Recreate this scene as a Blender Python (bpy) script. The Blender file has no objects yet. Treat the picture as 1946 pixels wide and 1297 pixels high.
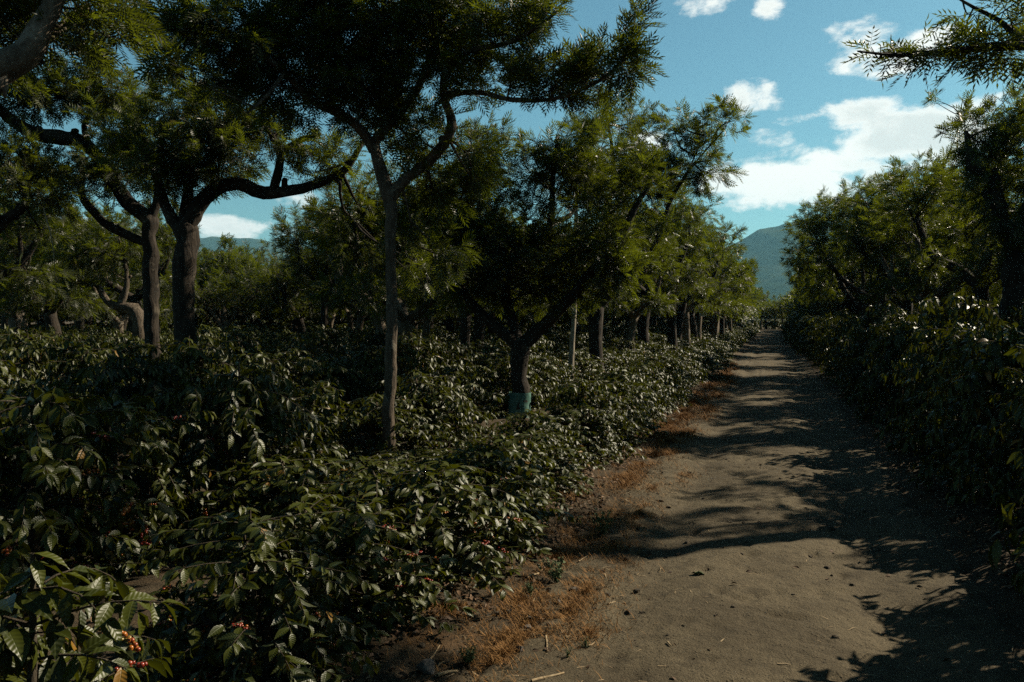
import bpy, math, random
import numpy as np
from mathutils import Vector

S = bpy.context.scene
COL = S.collection
rng = np.random.default_rng(7)
random.seed(7)
PI = math.pi

# ------------------------------------------------------------------ camera
FPX, CX, CY, HZ = 1514.0, 973.0, 648.5, 605.0
CH = 1.9
YAW = math.atan((1470 - CX) / FPX)
PITCH = math.atan((CY - HZ) / FPX)
Rv = np.array([math.cos(YAW), math.sin(YAW), 0])
Fh = np.array([-math.sin(YAW), math.cos(YAW), 0])
Fv = Fh * math.cos(PITCH) + np.array([0, 0, -math.sin(PITCH)])
Uv = Fh * math.sin(PITCH) + np.array([0, 0, math.cos(PITCH)])
CAM = np.array([0, 0, CH])


def P(u, v, d):
    """the place d metres into the scene that lies in direction (u, v)"""
    return CAM + d * (Fv + Rv * ((u - CX) / FPX) + Uv * ((CY - v) / FPX))


def proj(p):
    q = np.asarray(p) - CAM
    d = float(q @ Fv)
    if d < 0.05:
        return None
    return CX + FPX * float(q @ Rv) / d, CY - FPX * float(q @ Uv) / d, d


cam_d = bpy.data.cameras.new("camera")
cam_d.sensor_width = 36
cam_d.lens = FPX / 1946 * 36
cam_d.clip_start, cam_d.clip_end = 0.05, 20000
cam = bpy.data.objects.new("camera", cam_d)
cam.location = (0, 0, CH)
cam.rotation_euler = (PI / 2 - PITCH, 0, YAW)
COL.objects.link(cam)
S.camera = cam

# ------------------------------------------------------------------ numpy noise
_T = np.random.default_rng(3).random((256, 256))


def vn(x, y):
    xi, yi = np.floor(x).astype(int), np.floor(y).astype(int)
    fx, fy = x - xi, y - yi
    fx, fy = fx * fx * (3 - 2 * fx), fy * fy * (3 - 2 * fy)
    a, b = _T[xi % 256, yi % 256], _T[(xi + 1) % 256, yi % 256]
    c, d = _T[xi % 256, (yi + 1) % 256], _T[(xi + 1) % 256, (yi + 1) % 256]
    return (a * (1 - fx) + b * fx) * (1 - fy) + (c * (1 - fx) + d * fx) * fy - 0.5


def fbm(x, y, o=4):
    s, a, t = 0, 1, 0
    for k in range(o):
        s = s + a * vn(x * 2 ** k + 17.3 * k, y * 2 ** k + 9.1 * k)
        t += a
        a *= 0.5
    return s / t


def sm(a, b, x):
    t = np.clip((x - a) / (b - a), 0, 1)
    return t * t * (3 - 2 * t)


def gh(x, y):
    """ground height"""
    x, y = np.asarray(x, float), np.asarray(y, float)
    near = 1 - sm(45, 90, np.hypot(x, y))
    off = np.abs(x + 0.1)
    h = 0.10 * sm(1.25, 2.2, off) * near
    h = h - 0.05 * np.exp(-((x + 0.85) / 0.22) ** 2) * near - 0.045 * np.exp(-((x - 0.75) / 0.28) ** 2) * near
    h = h + near * (0.035 * fbm(x * 0.6, y * 0.6, 3) + 0.035 * fbm(x * 3.1, y * 3.1, 3) * (0.4 + sm(1.1, 1.7, off)))
    h = h + near * 0.02 * np.maximum(0, fbm(x * 9, y * 9, 2) - 0.12) * 3 * (0.5 + 0.8 * sm(0.9, 1.7, off))
    h = h - near * 0.05 * np.maximum(0, fbm(x * 6 + 31, y * 6, 2) - 0.15) * 3 + near * 0.006 * vn(x * 14, y * 14)
    return h


# ------------------------------------------------------------------ mesh helpers
class MB:
    def __init__(s):
        s.v, s.f, s.m, s.uv, s.t, s.n = [], [], [], [], [], 0

    def add(s, v, f, mat=0, uv=None, tint=None):
        v, f = np.asarray(v, float), np.asarray(f, int)
        if len(f) == 0:
            return
        s.v.append(v)
        s.f.append(f + s.n)
        s.n += len(v)
        s.m.append(np.full(len(f), mat))
        s.uv.append(np.zeros((len(v), 2)) if uv is None else uv)
        s.t.append(np.full(len(v), 0.5) if tint is None else (np.full(len(v), tint) if np.isscalar(tint) else tint))

    def mesh(s, name, mats, smooth=True, recalc=False):
        v, f, m = np.concatenate(s.v), np.concatenate(s.f), np.concatenate(s.m)
        uv, t = np.concatenate(s.uv), np.concatenate(s.t)
        me = bpy.data.meshes.new(name)
        me.vertices.add(len(v))
        me.vertices.foreach_set("co", v.astype(np.float32).ravel())
        me.loops.add(len(f) * 4)
        me.loops.foreach_set("vertex_index", f.astype(np.int32).ravel())
        me.polygons.add(len(f))
        me.polygons.foreach_set("loop_start", np.arange(0, len(f) * 4, 4, dtype=np.int32))
        for mm in mats:
            me.materials.append(mm)
        me.polygons.foreach_set("material_index", m.astype(np.int32))
        me.polygons.foreach_set("use_smooth", np.full(len(f), smooth))
        ul = me.uv_layers.new(name="UVMap")
        ul.data.foreach_set("uv", uv[f.ravel()].astype(np.float32).ravel())
        a = me.attributes.new("tint", "FLOAT", "POINT")
        a.data.foreach_set("value", t.astype(np.float32))
        me.update(calc_edges=True)
        me.validate()
        return me


def obj(name, me, parent=None, loc=(0, 0, 0)):
    o = bpy.data.objects.new(name, me)
    o.location = loc
    COL.objects.link(o)
    if parent:
        o.parent = parent
    return o


def thing(name, label, cat, loc, group=None, rz=0.0, sc=1.0):
    o = bpy.data.objects.new(name, None)
    o.empty_display_size = 0.2
    o.location = [float(c) for c in loc]
    o.rotation_euler = (0, 0, rz)
    o.scale = (sc, sc, sc) if np.isscalar(sc) else sc
    COL.objects.link(o)
    return tag(o, label, cat, group)


def tag(o, label, cat, group=None, kind=None):
    o["label"], o["category"] = label, cat
    if group:
        o["group"] = group
    if kind:
        o["kind"] = kind
    return o


def struct(o, label, cat):
    return tag(o, label, cat, kind="structure")


def nrm(a):
    return a / np.maximum(np.linalg.norm(a, axis=-1, keepdims=True), 1e-9)


def smooth_line(pts, rad, step=0.12, jit=0.0, r=None):
    """Catmull-Rom through pts, resampled, gently kinked"""
    pts, rad = np.asarray(pts, float), np.asarray(rad, float)
    if len(pts) < 3:
        m = (pts[:1] + pts[1:]) / 2
        pts = np.vstack([pts[:1], m, pts[1:]])
        rad = np.array([rad[0], (rad[0] + rad[-1]) / 2, rad[-1]])
    q = np.vstack([2 * pts[0] - pts[1], pts, 2 * pts[-1] - pts[-2]])
    out, ro = [], []
    for i in range(len(pts) - 1):
        L = np.linalg.norm(pts[i + 1] - pts[i])
        k = max(2, int(L / step))
        for j in range(k):
            t = j / k
            a, b, c, d = q[i], q[i + 1], q[i + 2], q[i + 3]
            out.append(0.5 * (2 * b + (c - a) * t + (2 * a - 5 * b + 4 * c - d) * t * t + (3 * b - a - 3 * c + d) * t ** 3))
            ro.append(rad[i] * (1 - t) + rad[i + 1] * t)
    out.append(pts[-1])
    ro.append(rad[-1])
    out, ro = np.array(out), np.array(ro)
    if jit and r is not None:
        n = len(out)
        w = r.normal(0, 1, (n, 3))
        w = (w + np.roll(w, 1, 0) + np.roll(w, -1, 0)) / 3
        w[0] = w[-1] = 0
        out = out + w * jit * ro[:, None]
    return out, ro


def tube(mb, pts, rad, sides=10, mat=0, bump=0.0, tint=0.5, cap=True, seed=0):
    n = len(pts)
    T = nrm(np.gradient(pts, axis=0))
    ref = np.array([1.0, 0.13, 0.07]) if abs(T[0, 0]) < 0.8 else np.array([0.1, 1.0, 0.05])
    N = np.zeros_like(T)
    N[0] = nrm(np.cross(T[0], ref))
    for i in range(1, n):
        v = N[i - 1] - T[i] * (N[i - 1] @ T[i])
        N[i] = v / max(np.linalg.norm(v), 1e-9)
    B = np.cross(T, N)
    a = np.arange(sides) * 2 * PI / sides
    ca, sa = np.cos(a), np.sin(a)
    rr = np.repeat(rad[:, None], sides, 1)
    if bump:
        z = np.arange(n)[:, None] * 0.55 + seed
        rr = rr * (1 + bump * (2.2 * vn(np.cos(a)[None] * 1.3 + z * 0.6, np.sin(a)[None] * 1.3 + z) + 1.2 * vn(np.cos(a)[None] * 4 + z * 2, np.sin(a)[None] * 4 - z * 1.7)))
    V = pts[:, None] + N[:, None] * (ca[None, :, None] * rr[..., None]) + B[:, None] * (sa[None, :, None] * rr[..., None])
    V = V.reshape(-1, 3)
    i = np.arange(n - 1)[:, None] * sides
    j = np.arange(sides)[None]
    k = (j + 1) % sides
    F = np.stack([i + j, i + k, i + sides + k, i + sides + j], -1).reshape(-1, 4)
    if cap:
        V = np.vstack([V, pts[-1] + T[-1] * rad[-1] * 0.4])
        c = len(V) - 1
        b0 = (n - 1) * sides
        jj = np.arange(0, sides, 2)
        F = np.vstack([F, np.stack([np.full(len(jj), c), b0 + jj, b0 + (jj + 1) % sides, b0 + (jj + 2) % sides], -1)])
    uv = np.zeros((len(V), 2))
    mb.add(V, F, mat, uv, tint)


def scatter(mb, tv, tf, tuv, O, X, Nn, size, mat=0, tint=None, wid=None):
    """copy a template (local x = along, y = side, z = normal) to N places"""
    X = nrm(X)
    Z = Nn - X * np.sum(Nn * X, -1, keepdims=True)
    Z = nrm(Z)
    Y = np.cross(Z, X)
    n, k = len(O), len(tv)
    w = np.ones(n) if wid is None else wid
    V = (O[:, None] + size[:, None, None] * (tv[None, :, 0:1] * X[:, None] + (tv[None, :, 1:2] * w[:, None, None]) * Y[:, None] + tv[None, :, 2:3] * Z[:, None]))
    F = tf[None] + (np.arange(n) * k)[:, None, None]
    t = rng.random(n) if tint is None else tint
    mb.add(V.reshape(-1, 3), F.reshape(-1, 4), mat, np.tile(tuv, (n, 1)), np.repeat(t, k))


# ------------------------------------------------------------------ leaf templates
def frond_tpl(pairs, leaf_len, leaf_w, droop=0.22, fold=0.18, sub=False):
    V, F = [], []

    def leaf(t, ang, L, w, side):
        b = np.array([t, 0, -droop * t * t])
        dx, dy = math.cos(ang), math.sin(ang) * side
        tip = b + np.array([dx * L, dy * L, -0.25 * L * L + fold * L])
        m = b + np.array([dx * L * 0.42, dy * L * 0.42, fold * L * 0.6])
        px, py = -dy * w, dx * w
        k = len(V)
        V.extend([b, m + [px, py, 0], tip, m - [px, py, 0]])
        F.append([k, k + 1, k + 2, k + 3])
    for i in range(pairs):
        t = 0.16 + 0.80 * i / pairs
        L = leaf_len * (math.sin(PI * (0.22 + 0.66 * i / pairs)) ** 0.8)
        for s in (-1, 1):
            leaf(t + 0.02 * s, 0.88 - 0.25 * i / pairs, L, leaf_w, s)
            if sub:
                leaf(t + 0.05 + 0.02 * s, 0.5, L * 0.55, leaf_w * 0.8, s)
    leaf(0.93, 0, leaf_len * 0.75, leaf_w, 1)
    k = len(V)
    V.extend([[0, -0.008, 0], [0.5, -0.006, -droop * 0.25], [0.5, 0.006, -droop * 0.25], [0, 0.008, 0]])
    F.append([k, k + 1, k + 2, k + 3])
    V.extend([[0.95, -0.003, -droop * 0.9], [0.95, 0.003, -droop * 0.9]])
    F.append([k + 1, k + 4, k + 5, k + 2])
    V = np.array(V, float)
    return V, np.array(F), np.stack([V[:, 1], V[:, 0]], -1)


FR0 = frond_tpl(5, 0.45, 0.038)
FR1 = frond_tpl(5, 0.42, 0.042)
FR2 = frond_tpl(3, 0.45, 0.075)


def leaf_tpl(st, wav=0.02, droop=0.4, hw=0.215):
    V, F, UVs = [], [], []
    prof = [(0.0, 0.05), (0.12, 0.42), (0.3, 0.88), (0.5, 1.0), (0.7, 0.78), (0.86, 0.38), (1.0, 0.02)]
    if st == 4:
        prof = [(0.0, 0.06), (0.3, 0.85), (0.65, 0.85), (1.0, 0.03)]
    if st == 2:
        prof = [(0.0, 0.1), (0.45, 1.0), (1.0, 0.05)]
    for i, (t, w) in enumerate(prof):
        zc = -droop * t * t
        z = zc + 0.35 * w * hw + wav * (1 if i % 2 else -1) * (1 if 0 < i < len(prof) - 1 else 0)
        z2 = zc + 0.35 * w * hw - wav * 0.6 * (1 if i % 2 else -1) * (1 if 0 < i < len(prof) - 1 else 0)
        V += [[t, -w * hw, z], [t, 0, zc], [t, w * hw, z2]]
        UVs += [[-w, t], [0, t], [w, t]]
    for i in range(len(prof) - 1):
        a = i * 3
        F += [[a, a + 3, a + 4, a + 1], [a + 1, a + 4, a + 5, a + 2]]
    return np.array(V, float), np.array(F), np.array(UVs, float)


CL0 = leaf_tpl(7)
CL1 = leaf_tpl(4, 0.015)
CL2 = leaf_tpl(2, 0.0)


# ------------------------------------------------------------------ materials
class NT:
    def __init__(s, tree):
        s.t = tree

    def n(s, ty, **kw):
        nd = s.t.nodes.new(ty)
        for k, v in kw.items():
            if k.startswith("i_"):
                key = k[2:]
                nd.inputs[int(key) if key.isdigit() else key.replace("_", " ")].default_value = v
            else:
                setattr(nd, k, v)
        return nd

    def l(s, a, b):
        s.t.links.new(a, b)

    def math(s, op, a, b=None, c=None, clamp=False):
        nd = s.t.nodes.new("ShaderNodeMath")
        nd.operation = op
        nd.use_clamp = clamp
        for i, x in enumerate((a, b, c)):
            if x is None:
                continue
            if isinstance(x, (int, float)):
                nd.inputs[i].default_value = x
            else:
                s.l(x, nd.inputs[i])
        return nd.outputs[0]

    def mix(s, f, a, b, blend="MIX"):
        nd = s.t.nodes.new("ShaderNodeMix")
        nd.data_type = "RGBA"
        nd.blend_type = blend
        for x, i in ((f, 0), (a, 6), (b, 7)):
            if isinstance(x, (int, float)):
                nd.inputs[i].default_value = x
            elif isinstance(x, tuple):
                nd.inputs[i].default_value = (*x, 1) if len(x) == 3 else x
            else:
                s.l(x, nd.inputs[i])
        return nd.outputs[2]

    def noise(s, vec, scale, detail=4, rough=0.55, dist=0.0):
        nd = s.n("ShaderNodeTexNoise")
        nd.inputs["Scale"].default_value = scale
        nd.inputs["Detail"].default_value = detail
        nd.inputs["Roughness"].default_value = rough
        nd.inputs["Distortion"].default_value = dist
        if vec is not None:
            s.l(vec, nd.inputs["Vector"])
        return nd.outputs["Fac"]

    def ramp(s, f, a, b):
        nd = s.n("ShaderNodeMapRange")
        nd.interpolation_type = "SMOOTHSTEP"
        nd.inputs[1].default_value, nd.inputs[2].default_value = a, b
        s.l(f, nd.inputs[0])
        return nd.outputs[0]


def mat(name):
    m = bpy.data.materials.new(name)
    m.use_nodes = True
    m.node_tree.nodes.clear()
    t = NT(m.node_tree)
    out = t.n("ShaderNodeOutputMaterial")
    return m, t, out


def leaf_mat(name, dark, mid, warm, under, rough, trans, tcol, vein=False, spec=0.5):
    m, t, out = mat(name)
    at = t.n("ShaderNodeAttribute", attribute_name="tint").outputs["Fac"]
    oi = t.n("ShaderNodeObjectInfo").outputs["Random"]
    k = t.math("ADD", t.math("MULTIPLY", at, 0.75), t.math("MULTIPLY", oi, 0.25))
    c = t.mix(t.ramp(k, 0.0, 0.8), dark, mid)
    c = t.mix(t.ramp(at, 0.86, 1.0), c, warm)
    geo = t.n("ShaderNodeNewGeometry")
    if under:
        c = t.mix(geo.outputs["Backfacing"], c, under)
    b = t.n("ShaderNodeBsdfPrincipled")
    b.inputs["Roughness"].default_value = rough
    b.inputs["Specular IOR Level"].default_value = spec
    if vein:
        uv = t.n("ShaderNodeSeparateXYZ")
        t.l(t.n("ShaderNodeUVMap").outputs[0], uv.inputs[0])
        au = t.math("ABSOLUTE", uv.outputs[0])
        s = t.math("SINE", t.math("MULTIPLY", t.math("SUBTRACT", uv.outputs[1], t.math("MULTIPLY", au, 0.16)), 50.0))
        mid_r = t.math("SUBTRACT", 1.0, t.ramp(au, 0.0, 0.12))
        h = t.math("SUBTRACT", s, t.math("MULTIPLY", mid_r, 1.5))
        bp = t.n("ShaderNodeBump")
        bp.inputs["Strength"].default_value = 0.35
        bp.inputs["Distance"].default_value = 0.0011
        t.l(h, bp.inputs["Height"])
        t.l(bp.outputs[0], b.inputs["Normal"])
        c = t.mix(t.math("MULTIPLY", mid_r, 0.4), c, (0.07, 0.085, 0.03))
    t.l(c, b.inputs["Base Color"])
    tr = t.n("ShaderNodeBsdfTranslucent")
    tc = t.mix(t.ramp(at, 0.0, 1.0), tcol, tuple(x * 1.6 for x in tcol))
    t.l(tc, tr.inputs["Color"])
    mx = t.n("ShaderNodeMixShader")
    mx.inputs[0].default_value = trans
    t.l(b.outputs[0], mx.inputs[1])
    t.l(tr.outputs[0], mx.inputs[2])
    t.l(mx.outputs[0], out.inputs[0])
    return m


M_TREE = leaf_mat("silky oak leaf", (0.009, 0.018, 0.002), (0.037, 0.048, 0.004), (0.085, 0.06, 0.010), (0.050, 0.055, 0.032), 0.42, 0.31, (0.115, 0.14, 0.006), spec=0.34)
M_COF = leaf_mat("coffee leaf", (0.004, 0.009, 0.001), (0.042, 0.048, 0.002), (0.17, 0.085, 0.012), (0.024, 0.028, 0.008), 0.43, 0.10, (0.12, 0.135, 0.004), vein=True, spec=0.31)


def bark_mat(name, a, b, c, scale=9.0):
    m, t, out = mat(name)
    tc = t.n("ShaderNodeTexCoord").outputs["Object"]
    mp = t.n("ShaderNodeMapping")
    mp.inputs["Scale"].default_value = (1, 1, 0.22)
    t.l(tc, mp.inputs[0])
    f = t.noise(mp.outputs[0], scale * 2, 6, 0.7, 0.3)
    g = t.noise(tc, scale * 0.5, 5, 0.6)
    col = t.mix(t.ramp(f, 0.3, 0.7), a, b)
    col = t.mix(t.ramp(g, 0.56, 0.68), col, c)
    bs = t.n("ShaderNodeBsdfPrincipled")
    bs.inputs["Roughness"].default_value = 0.9
    bs.inputs["Specular IOR Level"].default_value = 0.2
    bp = t.n("ShaderNodeBump")
    bp.inputs["Strength"].default_value = 1.0
    bp.inputs["Distance"].default_value = 0.04
    t.l(f, bp.inputs["Height"])
    t.l(bp.outputs[0], bs.inputs["Normal"])
    t.l(col, bs.inputs["Base Color"])
    t.l(bs.outputs[0], out.inputs[0])
    return m


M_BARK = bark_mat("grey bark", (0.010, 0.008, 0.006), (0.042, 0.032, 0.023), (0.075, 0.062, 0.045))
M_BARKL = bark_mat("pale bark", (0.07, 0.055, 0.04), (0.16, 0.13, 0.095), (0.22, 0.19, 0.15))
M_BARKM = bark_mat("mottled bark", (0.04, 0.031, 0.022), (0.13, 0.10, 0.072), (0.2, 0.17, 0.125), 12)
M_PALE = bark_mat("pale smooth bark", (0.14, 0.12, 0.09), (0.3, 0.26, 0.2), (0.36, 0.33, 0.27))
M_STEM = bark_mat("coffee stem bark", (0.045, 0.035, 0.025), (0.1, 0.08, 0.055), (0.13, 0.11, 0.08), 30)


def simple(name, a, b, scale, rough=0.9, bump=0.3, spec=0.2, dist=0.01, tint=None):
    m, t, out = mat(name)
    tc = t.n("ShaderNodeTexCoord").outputs["Object"]
    f = t.noise(tc, scale, 5, 0.6)
    if tint:
        f2 = t.n("ShaderNodeAttribute", attribute_name="tint").outputs["Fac"]
        col = t.mix(f2, a, b)
    else:
        col = t.mix(t.ramp(f, 0.3, 0.7), a, b)
    bs = t.n("ShaderNodeBsdfPrincipled")
    bs.inputs["Roughness"].default_value = rough
    bs.inputs["Specular IOR Level"].default_value = spec
    bp = t.n("ShaderNodeBump")
    bp.inputs["Strength"].default_value = bump
    bp.inputs["Distance"].default_value = dist
    t.l(f, bp.inputs["Height"])
    t.l(bp.outputs[0], bs.inputs["Normal"])
    t.l(col, bs.inputs["Base Color"])
    t.l(bs.outputs[0], out.inputs[0])
    return m


M_BAND = simple("mint paint", (0.03, 0.09, 0.072), (0.10, 0.20, 0.16), 9, 0.7, 0.5, 0.3, 0.01)
M_STONE = simple("dark stone", (0.04, 0.036, 0.032), (0.11, 0.10, 0.09), 25, 0.9, 0.7, 0.2, 0.01)
M_STONE2 = simple("grey stone", (0.06, 0.055, 0.05), (0.12, 0.11, 0.10), 25, 0.9, 0.7, 0.2, 0.01)
M_STRAW = simple("dry straw", (0.17, 0.12, 0.065), (0.3, 0.23, 0.14), 40, 0.8)
M_GRASS = simple("dry orange grass", (0.11, 0.05, 0.013), (0.25, 0.13, 0.04), 5, 0.8, 0, tint=True)
M_LITTER = simple("dry leaf", (0.03, 0.017, 0.010), (0.17, 0.105, 0.06), 5, 0.75, 0, tint=True)
M_WEED = simple("weed leaf", (0.035, 0.055, 0.02), (0.09, 0.12, 0.05), 5, 0.7, 0, tint=True)
M_BOARD = simple("pale board", (0.35, 0.4, 0.36), (0.5, 0.54, 0.48), 6, 0.8)
M_CLOD = simple("soil clod", (0.025, 0.02, 0.014), (0.07, 0.056, 0.04), 40, 0.95)


def cherry_mat():
    m, t, out = mat("coffee cherry")
    f = t.n("ShaderNodeAttribute", attribute_name="tint").outputs["Fac"]
    c = t.mix(t.ramp(f, 0.0, 0.25), (0.12, 0.12, 0.02), (0.28, 0.09, 0.012))
    c = t.mix(t.ramp(f, 0.35, 0.7), c, (0.16, 0.018, 0.009))
    bs = t.n("ShaderNodeBsdfPrincipled")
    bs.inputs["Roughness"].default_value = 0.3
    t.l(c, bs.inputs["Base Color"])
    t.l(bs.outputs[0], out.inputs[0])
    return m


M_CHERRY = cherry_mat()


def soil_mat(name, a, b, litter, lo, hi, grain):
    m, t, out = mat(name)
    geo = t.n("ShaderNodeNewGeometry").outputs["Position"]
    f1 = t.noise(geo, 1.1, 5, 0.6)
    f2 = t.noise(geo, 14, 6, 0.65)
    f3 = t.noise(geo, 70, 5, 0.7)
    f4 = t.noise(geo, 3.1, 6, 0.62, 0.6)
    c = t.mix(t.ramp(f1, 0.38, 0.6), a, b)
    f5 = t.noise(geo, 5.5, 5, 0.65)
    c = t.mix(t.math('MULTIPLY', t.ramp(f5, 0.52, 0.66), 0.55), c, tuple(x * 0.5 for x in a))
    c = t.mix(t.math("MULTIPLY", t.ramp(f3, 0.36, 0.62), 0.45), c, tuple(x * 0.55 for x in a))
    c = t.mix(t.ramp(t.math("ADD", t.math("MULTIPLY", f4, 0.7), t.math("MULTIPLY", f3, 0.3)), lo, hi), c, litter)
    bs = t.n("ShaderNodeBsdfPrincipled")
    bs.inputs["Roughness"].default_value = 0.95
    bs.inputs["Specular IOR Level"].default_value = 0.15
    h = t.math("ADD", t.math("MULTIPLY", f2, 0.6), t.math("MULTIPLY", f3, grain))
    vo = t.n("ShaderNodeTexVoronoi")
    vo.inputs["Scale"].default_value = 38
    t.l(geo, vo.inputs["Vector"])
    sp = t.math("SUBTRACT", 1.0, t.ramp(vo.outputs["Distance"], 0.08, 0.34))
    h = t.math("ADD", h, t.math("MULTIPLY", t.math("MULTIPLY", sp, t.ramp(f2, 0.5, 0.62)), 0.35))
    bp = t.n("ShaderNodeBump")
    bp.inputs["Strength"].default_value = 1.0
    bp.inputs["Distance"].default_value = 0.045
    t.l(h, bp.inputs["Height"])
    t.l(bp.outputs[0], bs.inputs["Normal"])
    t.l(c, bs.inputs["Base Color"])
    t.l(bs.outputs[0], out.inputs[0])
    return m


M_PATH = soil_mat("trodden soil", (0.080, 0.064, 0.040), (0.125, 0.101, 0.063), (0.045, 0.036, 0.024), 0.58, 0.72, 0.4)
M_GROUND = soil_mat("loose soil", (0.06, 0.045, 0.028), (0.09, 0.069, 0.042), (0.085, 0.052, 0.026), 0.5, 0.62, 0.6)


# ------------------------------------------------------------------ ground, path, hills
def axis(lo, hi, a, b, fine):
    c = list(np.arange(a, b + 1e-6, fine))
    s, x = fine, b
    while x < hi:
        s *= 1.25
        x += s
        c.append(x)
    s, x = fine, a
    while x > lo:
        s *= 1.25
        x -= s
        c.insert(0, x)
    return np.array(c)


def sheet(name, xs, ys, zf, m, xf=None):
    X, Y = np.meshgrid(xs, ys)
    if xf is not None:
        X = xf(X, Y)
    V = np.stack([X, Y, zf(X, Y)], -1).reshape(-1, 3)
    nx, ny = len(xs), len(ys)
    i = (np.arange(ny - 1)[:, None] * nx + np.arange(nx - 1)[None]).ravel()
    mb = MB()
    mb.add(V, np.stack([i, i + 1, i + nx + 1, i + nx], -1))
    return obj(name, mb.mesh(name, [m]))


g = sheet("ground", axis(-6000, 6000, -6, 4, 0.06), axis(-3000, 7000, 1.0, 16, 0.07),
          lambda X, Y: gh(X, Y) - 0.03 * (1 - sm(1.25, 1.6, np.abs(X + 0.1))), M_GROUND)
struct(g, "brown soil with dry litter under the coffee rows", "ground")


def path_edge(X, Y):
    t = (X + 1) / 2
    l = -1.66 + 0.28 * fbm(Y * 0.9, Y * 0 + 3.3, 3)
    r = 1.55 + 0.25 * fbm(Y * 0.8, Y * 0 + 8.3, 3)
    return l + (r - l) * t


def path_z(X, Y):
    e = path_edge(np.full_like(X, -1.0), Y)
    e2 = path_edge(np.full_like(X, 1.0), Y)
    k = np.minimum(X - e, e2 - X)
    return gh(X, Y) + 0.006 - 0.05 * (1 - sm(0.0, 0.3, k))


p = sheet("path", np.linspace(-1, 1, 90), axis(-15, 260, 1.5, 16, 0.04), path_z, M_PATH, path_edge)
struct(p, "trodden greyish dirt track running straight between the coffee rows", "path")


def hill_mat():
    m, t, out = mat("wooded slope")
    geo = t.n("ShaderNodeNewGeometry").outputs["Position"]
    f = t.noise(geo, 0.06, 8, 0.75)
    f2 = t.noise(geo, 0.006, 5, 0.6)
    c = t.mix(t.ramp(f, 0.35, 0.65), (0.012, 0.02, 0.008), (0.035, 0.05, 0.018))
    c = t.mix(t.ramp(f2, 0.5, 0.62), c, (0.05, 0.06, 0.028))
    bs = t.n("ShaderNodeBsdfPrincipled")
    bs.inputs["Roughness"].default_value = 1
    bs.inputs["Specular IOR Level"].default_value = 0
    bp = t.n("ShaderNodeBump")
    bp.inputs["Strength"].default_value = 1
    bp.inputs["Distance"].default_value = 14
    t.l(f, bp.inputs["Height"])
    t.l(bp.outputs[0], bs.inputs["Normal"])
    t.l(c, bs.inputs["Base Color"])
    t.l(bs.outputs[0], out.inputs[0])
    return m


M_HILL = hill_mat()


def hill(name, sky, dist, depth, label, seed):
    """a ridge: sky = [(u, v)] crest as seen, at the given distance; slopes down towards us"""
    us = np.linspace(sky[0][0], sky[-1][0], 260)
    vs = np.interp(us, [a for a, _ in sky], [b for _, b in sky])
    vs = vs + 9 * fbm(us / 60 + seed, us * 0 + seed, 4) + 3.5 * fbm(us / 7 + seed, us * 0 + 5, 3)
    crest = np.array([P(u, v, dist) for u, v in zip(us, vs)])
    rows = []
    K = 60
    for k in range(-K // 3, K + 1):
        if k <= 0:
            t = -k / (K / 3)
            pos = crest + np.outer(np.ones(len(us)), Fh) * depth * 0.5 * t
            z = crest[:, 2] * (1 - t) ** 1.1
        else:
            t = k / K
            pos = crest - np.outer(np.ones(len(us)), Fh) * depth * t
            z = crest[:, 2] * ((1 - t) ** 1.35)
        z = z + 0.22 * crest[:, 2] * fbm(pos[:, 0] / 260 + seed, pos[:, 1] / 260, 5) * math.sin(PI * min(max(abs(t), 0), 1)) - (4 if abs(t) > 0.98 else 0)
        z = z + 7 * fbm(pos[:, 0] / 18, pos[:, 1] / 18, 2) * (1 if abs(t) < 0.95 else 0) * min(1, abs(t) * 8)
        rows.append(np.stack([pos[:, 0], pos[:, 1], z], -1))
    V = np.array(rows)
    ny, nx = V.shape[:2]
    i = (np.arange(ny - 1)[:, None] * nx + np.arange(nx - 1)[None]).ravel()
    mb = MB()
    mb.add(V.reshape(-1, 3), np.stack([i, i + 1, i + nx + 1, i + nx], -1))
    struct(obj(name, mb.mesh(name, [M_HILL])), label, "hill")


hill("hill", [(1180, 560), (1300, 505), (1400, 462), (1440, 437), (1480, 428), (1515, 418), (1560, 408), (1650, 420), (1750, 440), (1950, 430), (2300, 450), (2700, 520)],
     3100, 1700, "hazy blue wooded mountain rising beyond the end of the path", 2.0)
hill("hill.001", [(-500, 520), (-200, 500), (100, 490), (250, 468), (400, 452), (480, 455), (560, 468), (700, 485), (900, 520), (1150, 575)],
     4600, 2000, "low hazy blue ridge on the horizon behind the left trees", 6.0)


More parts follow.
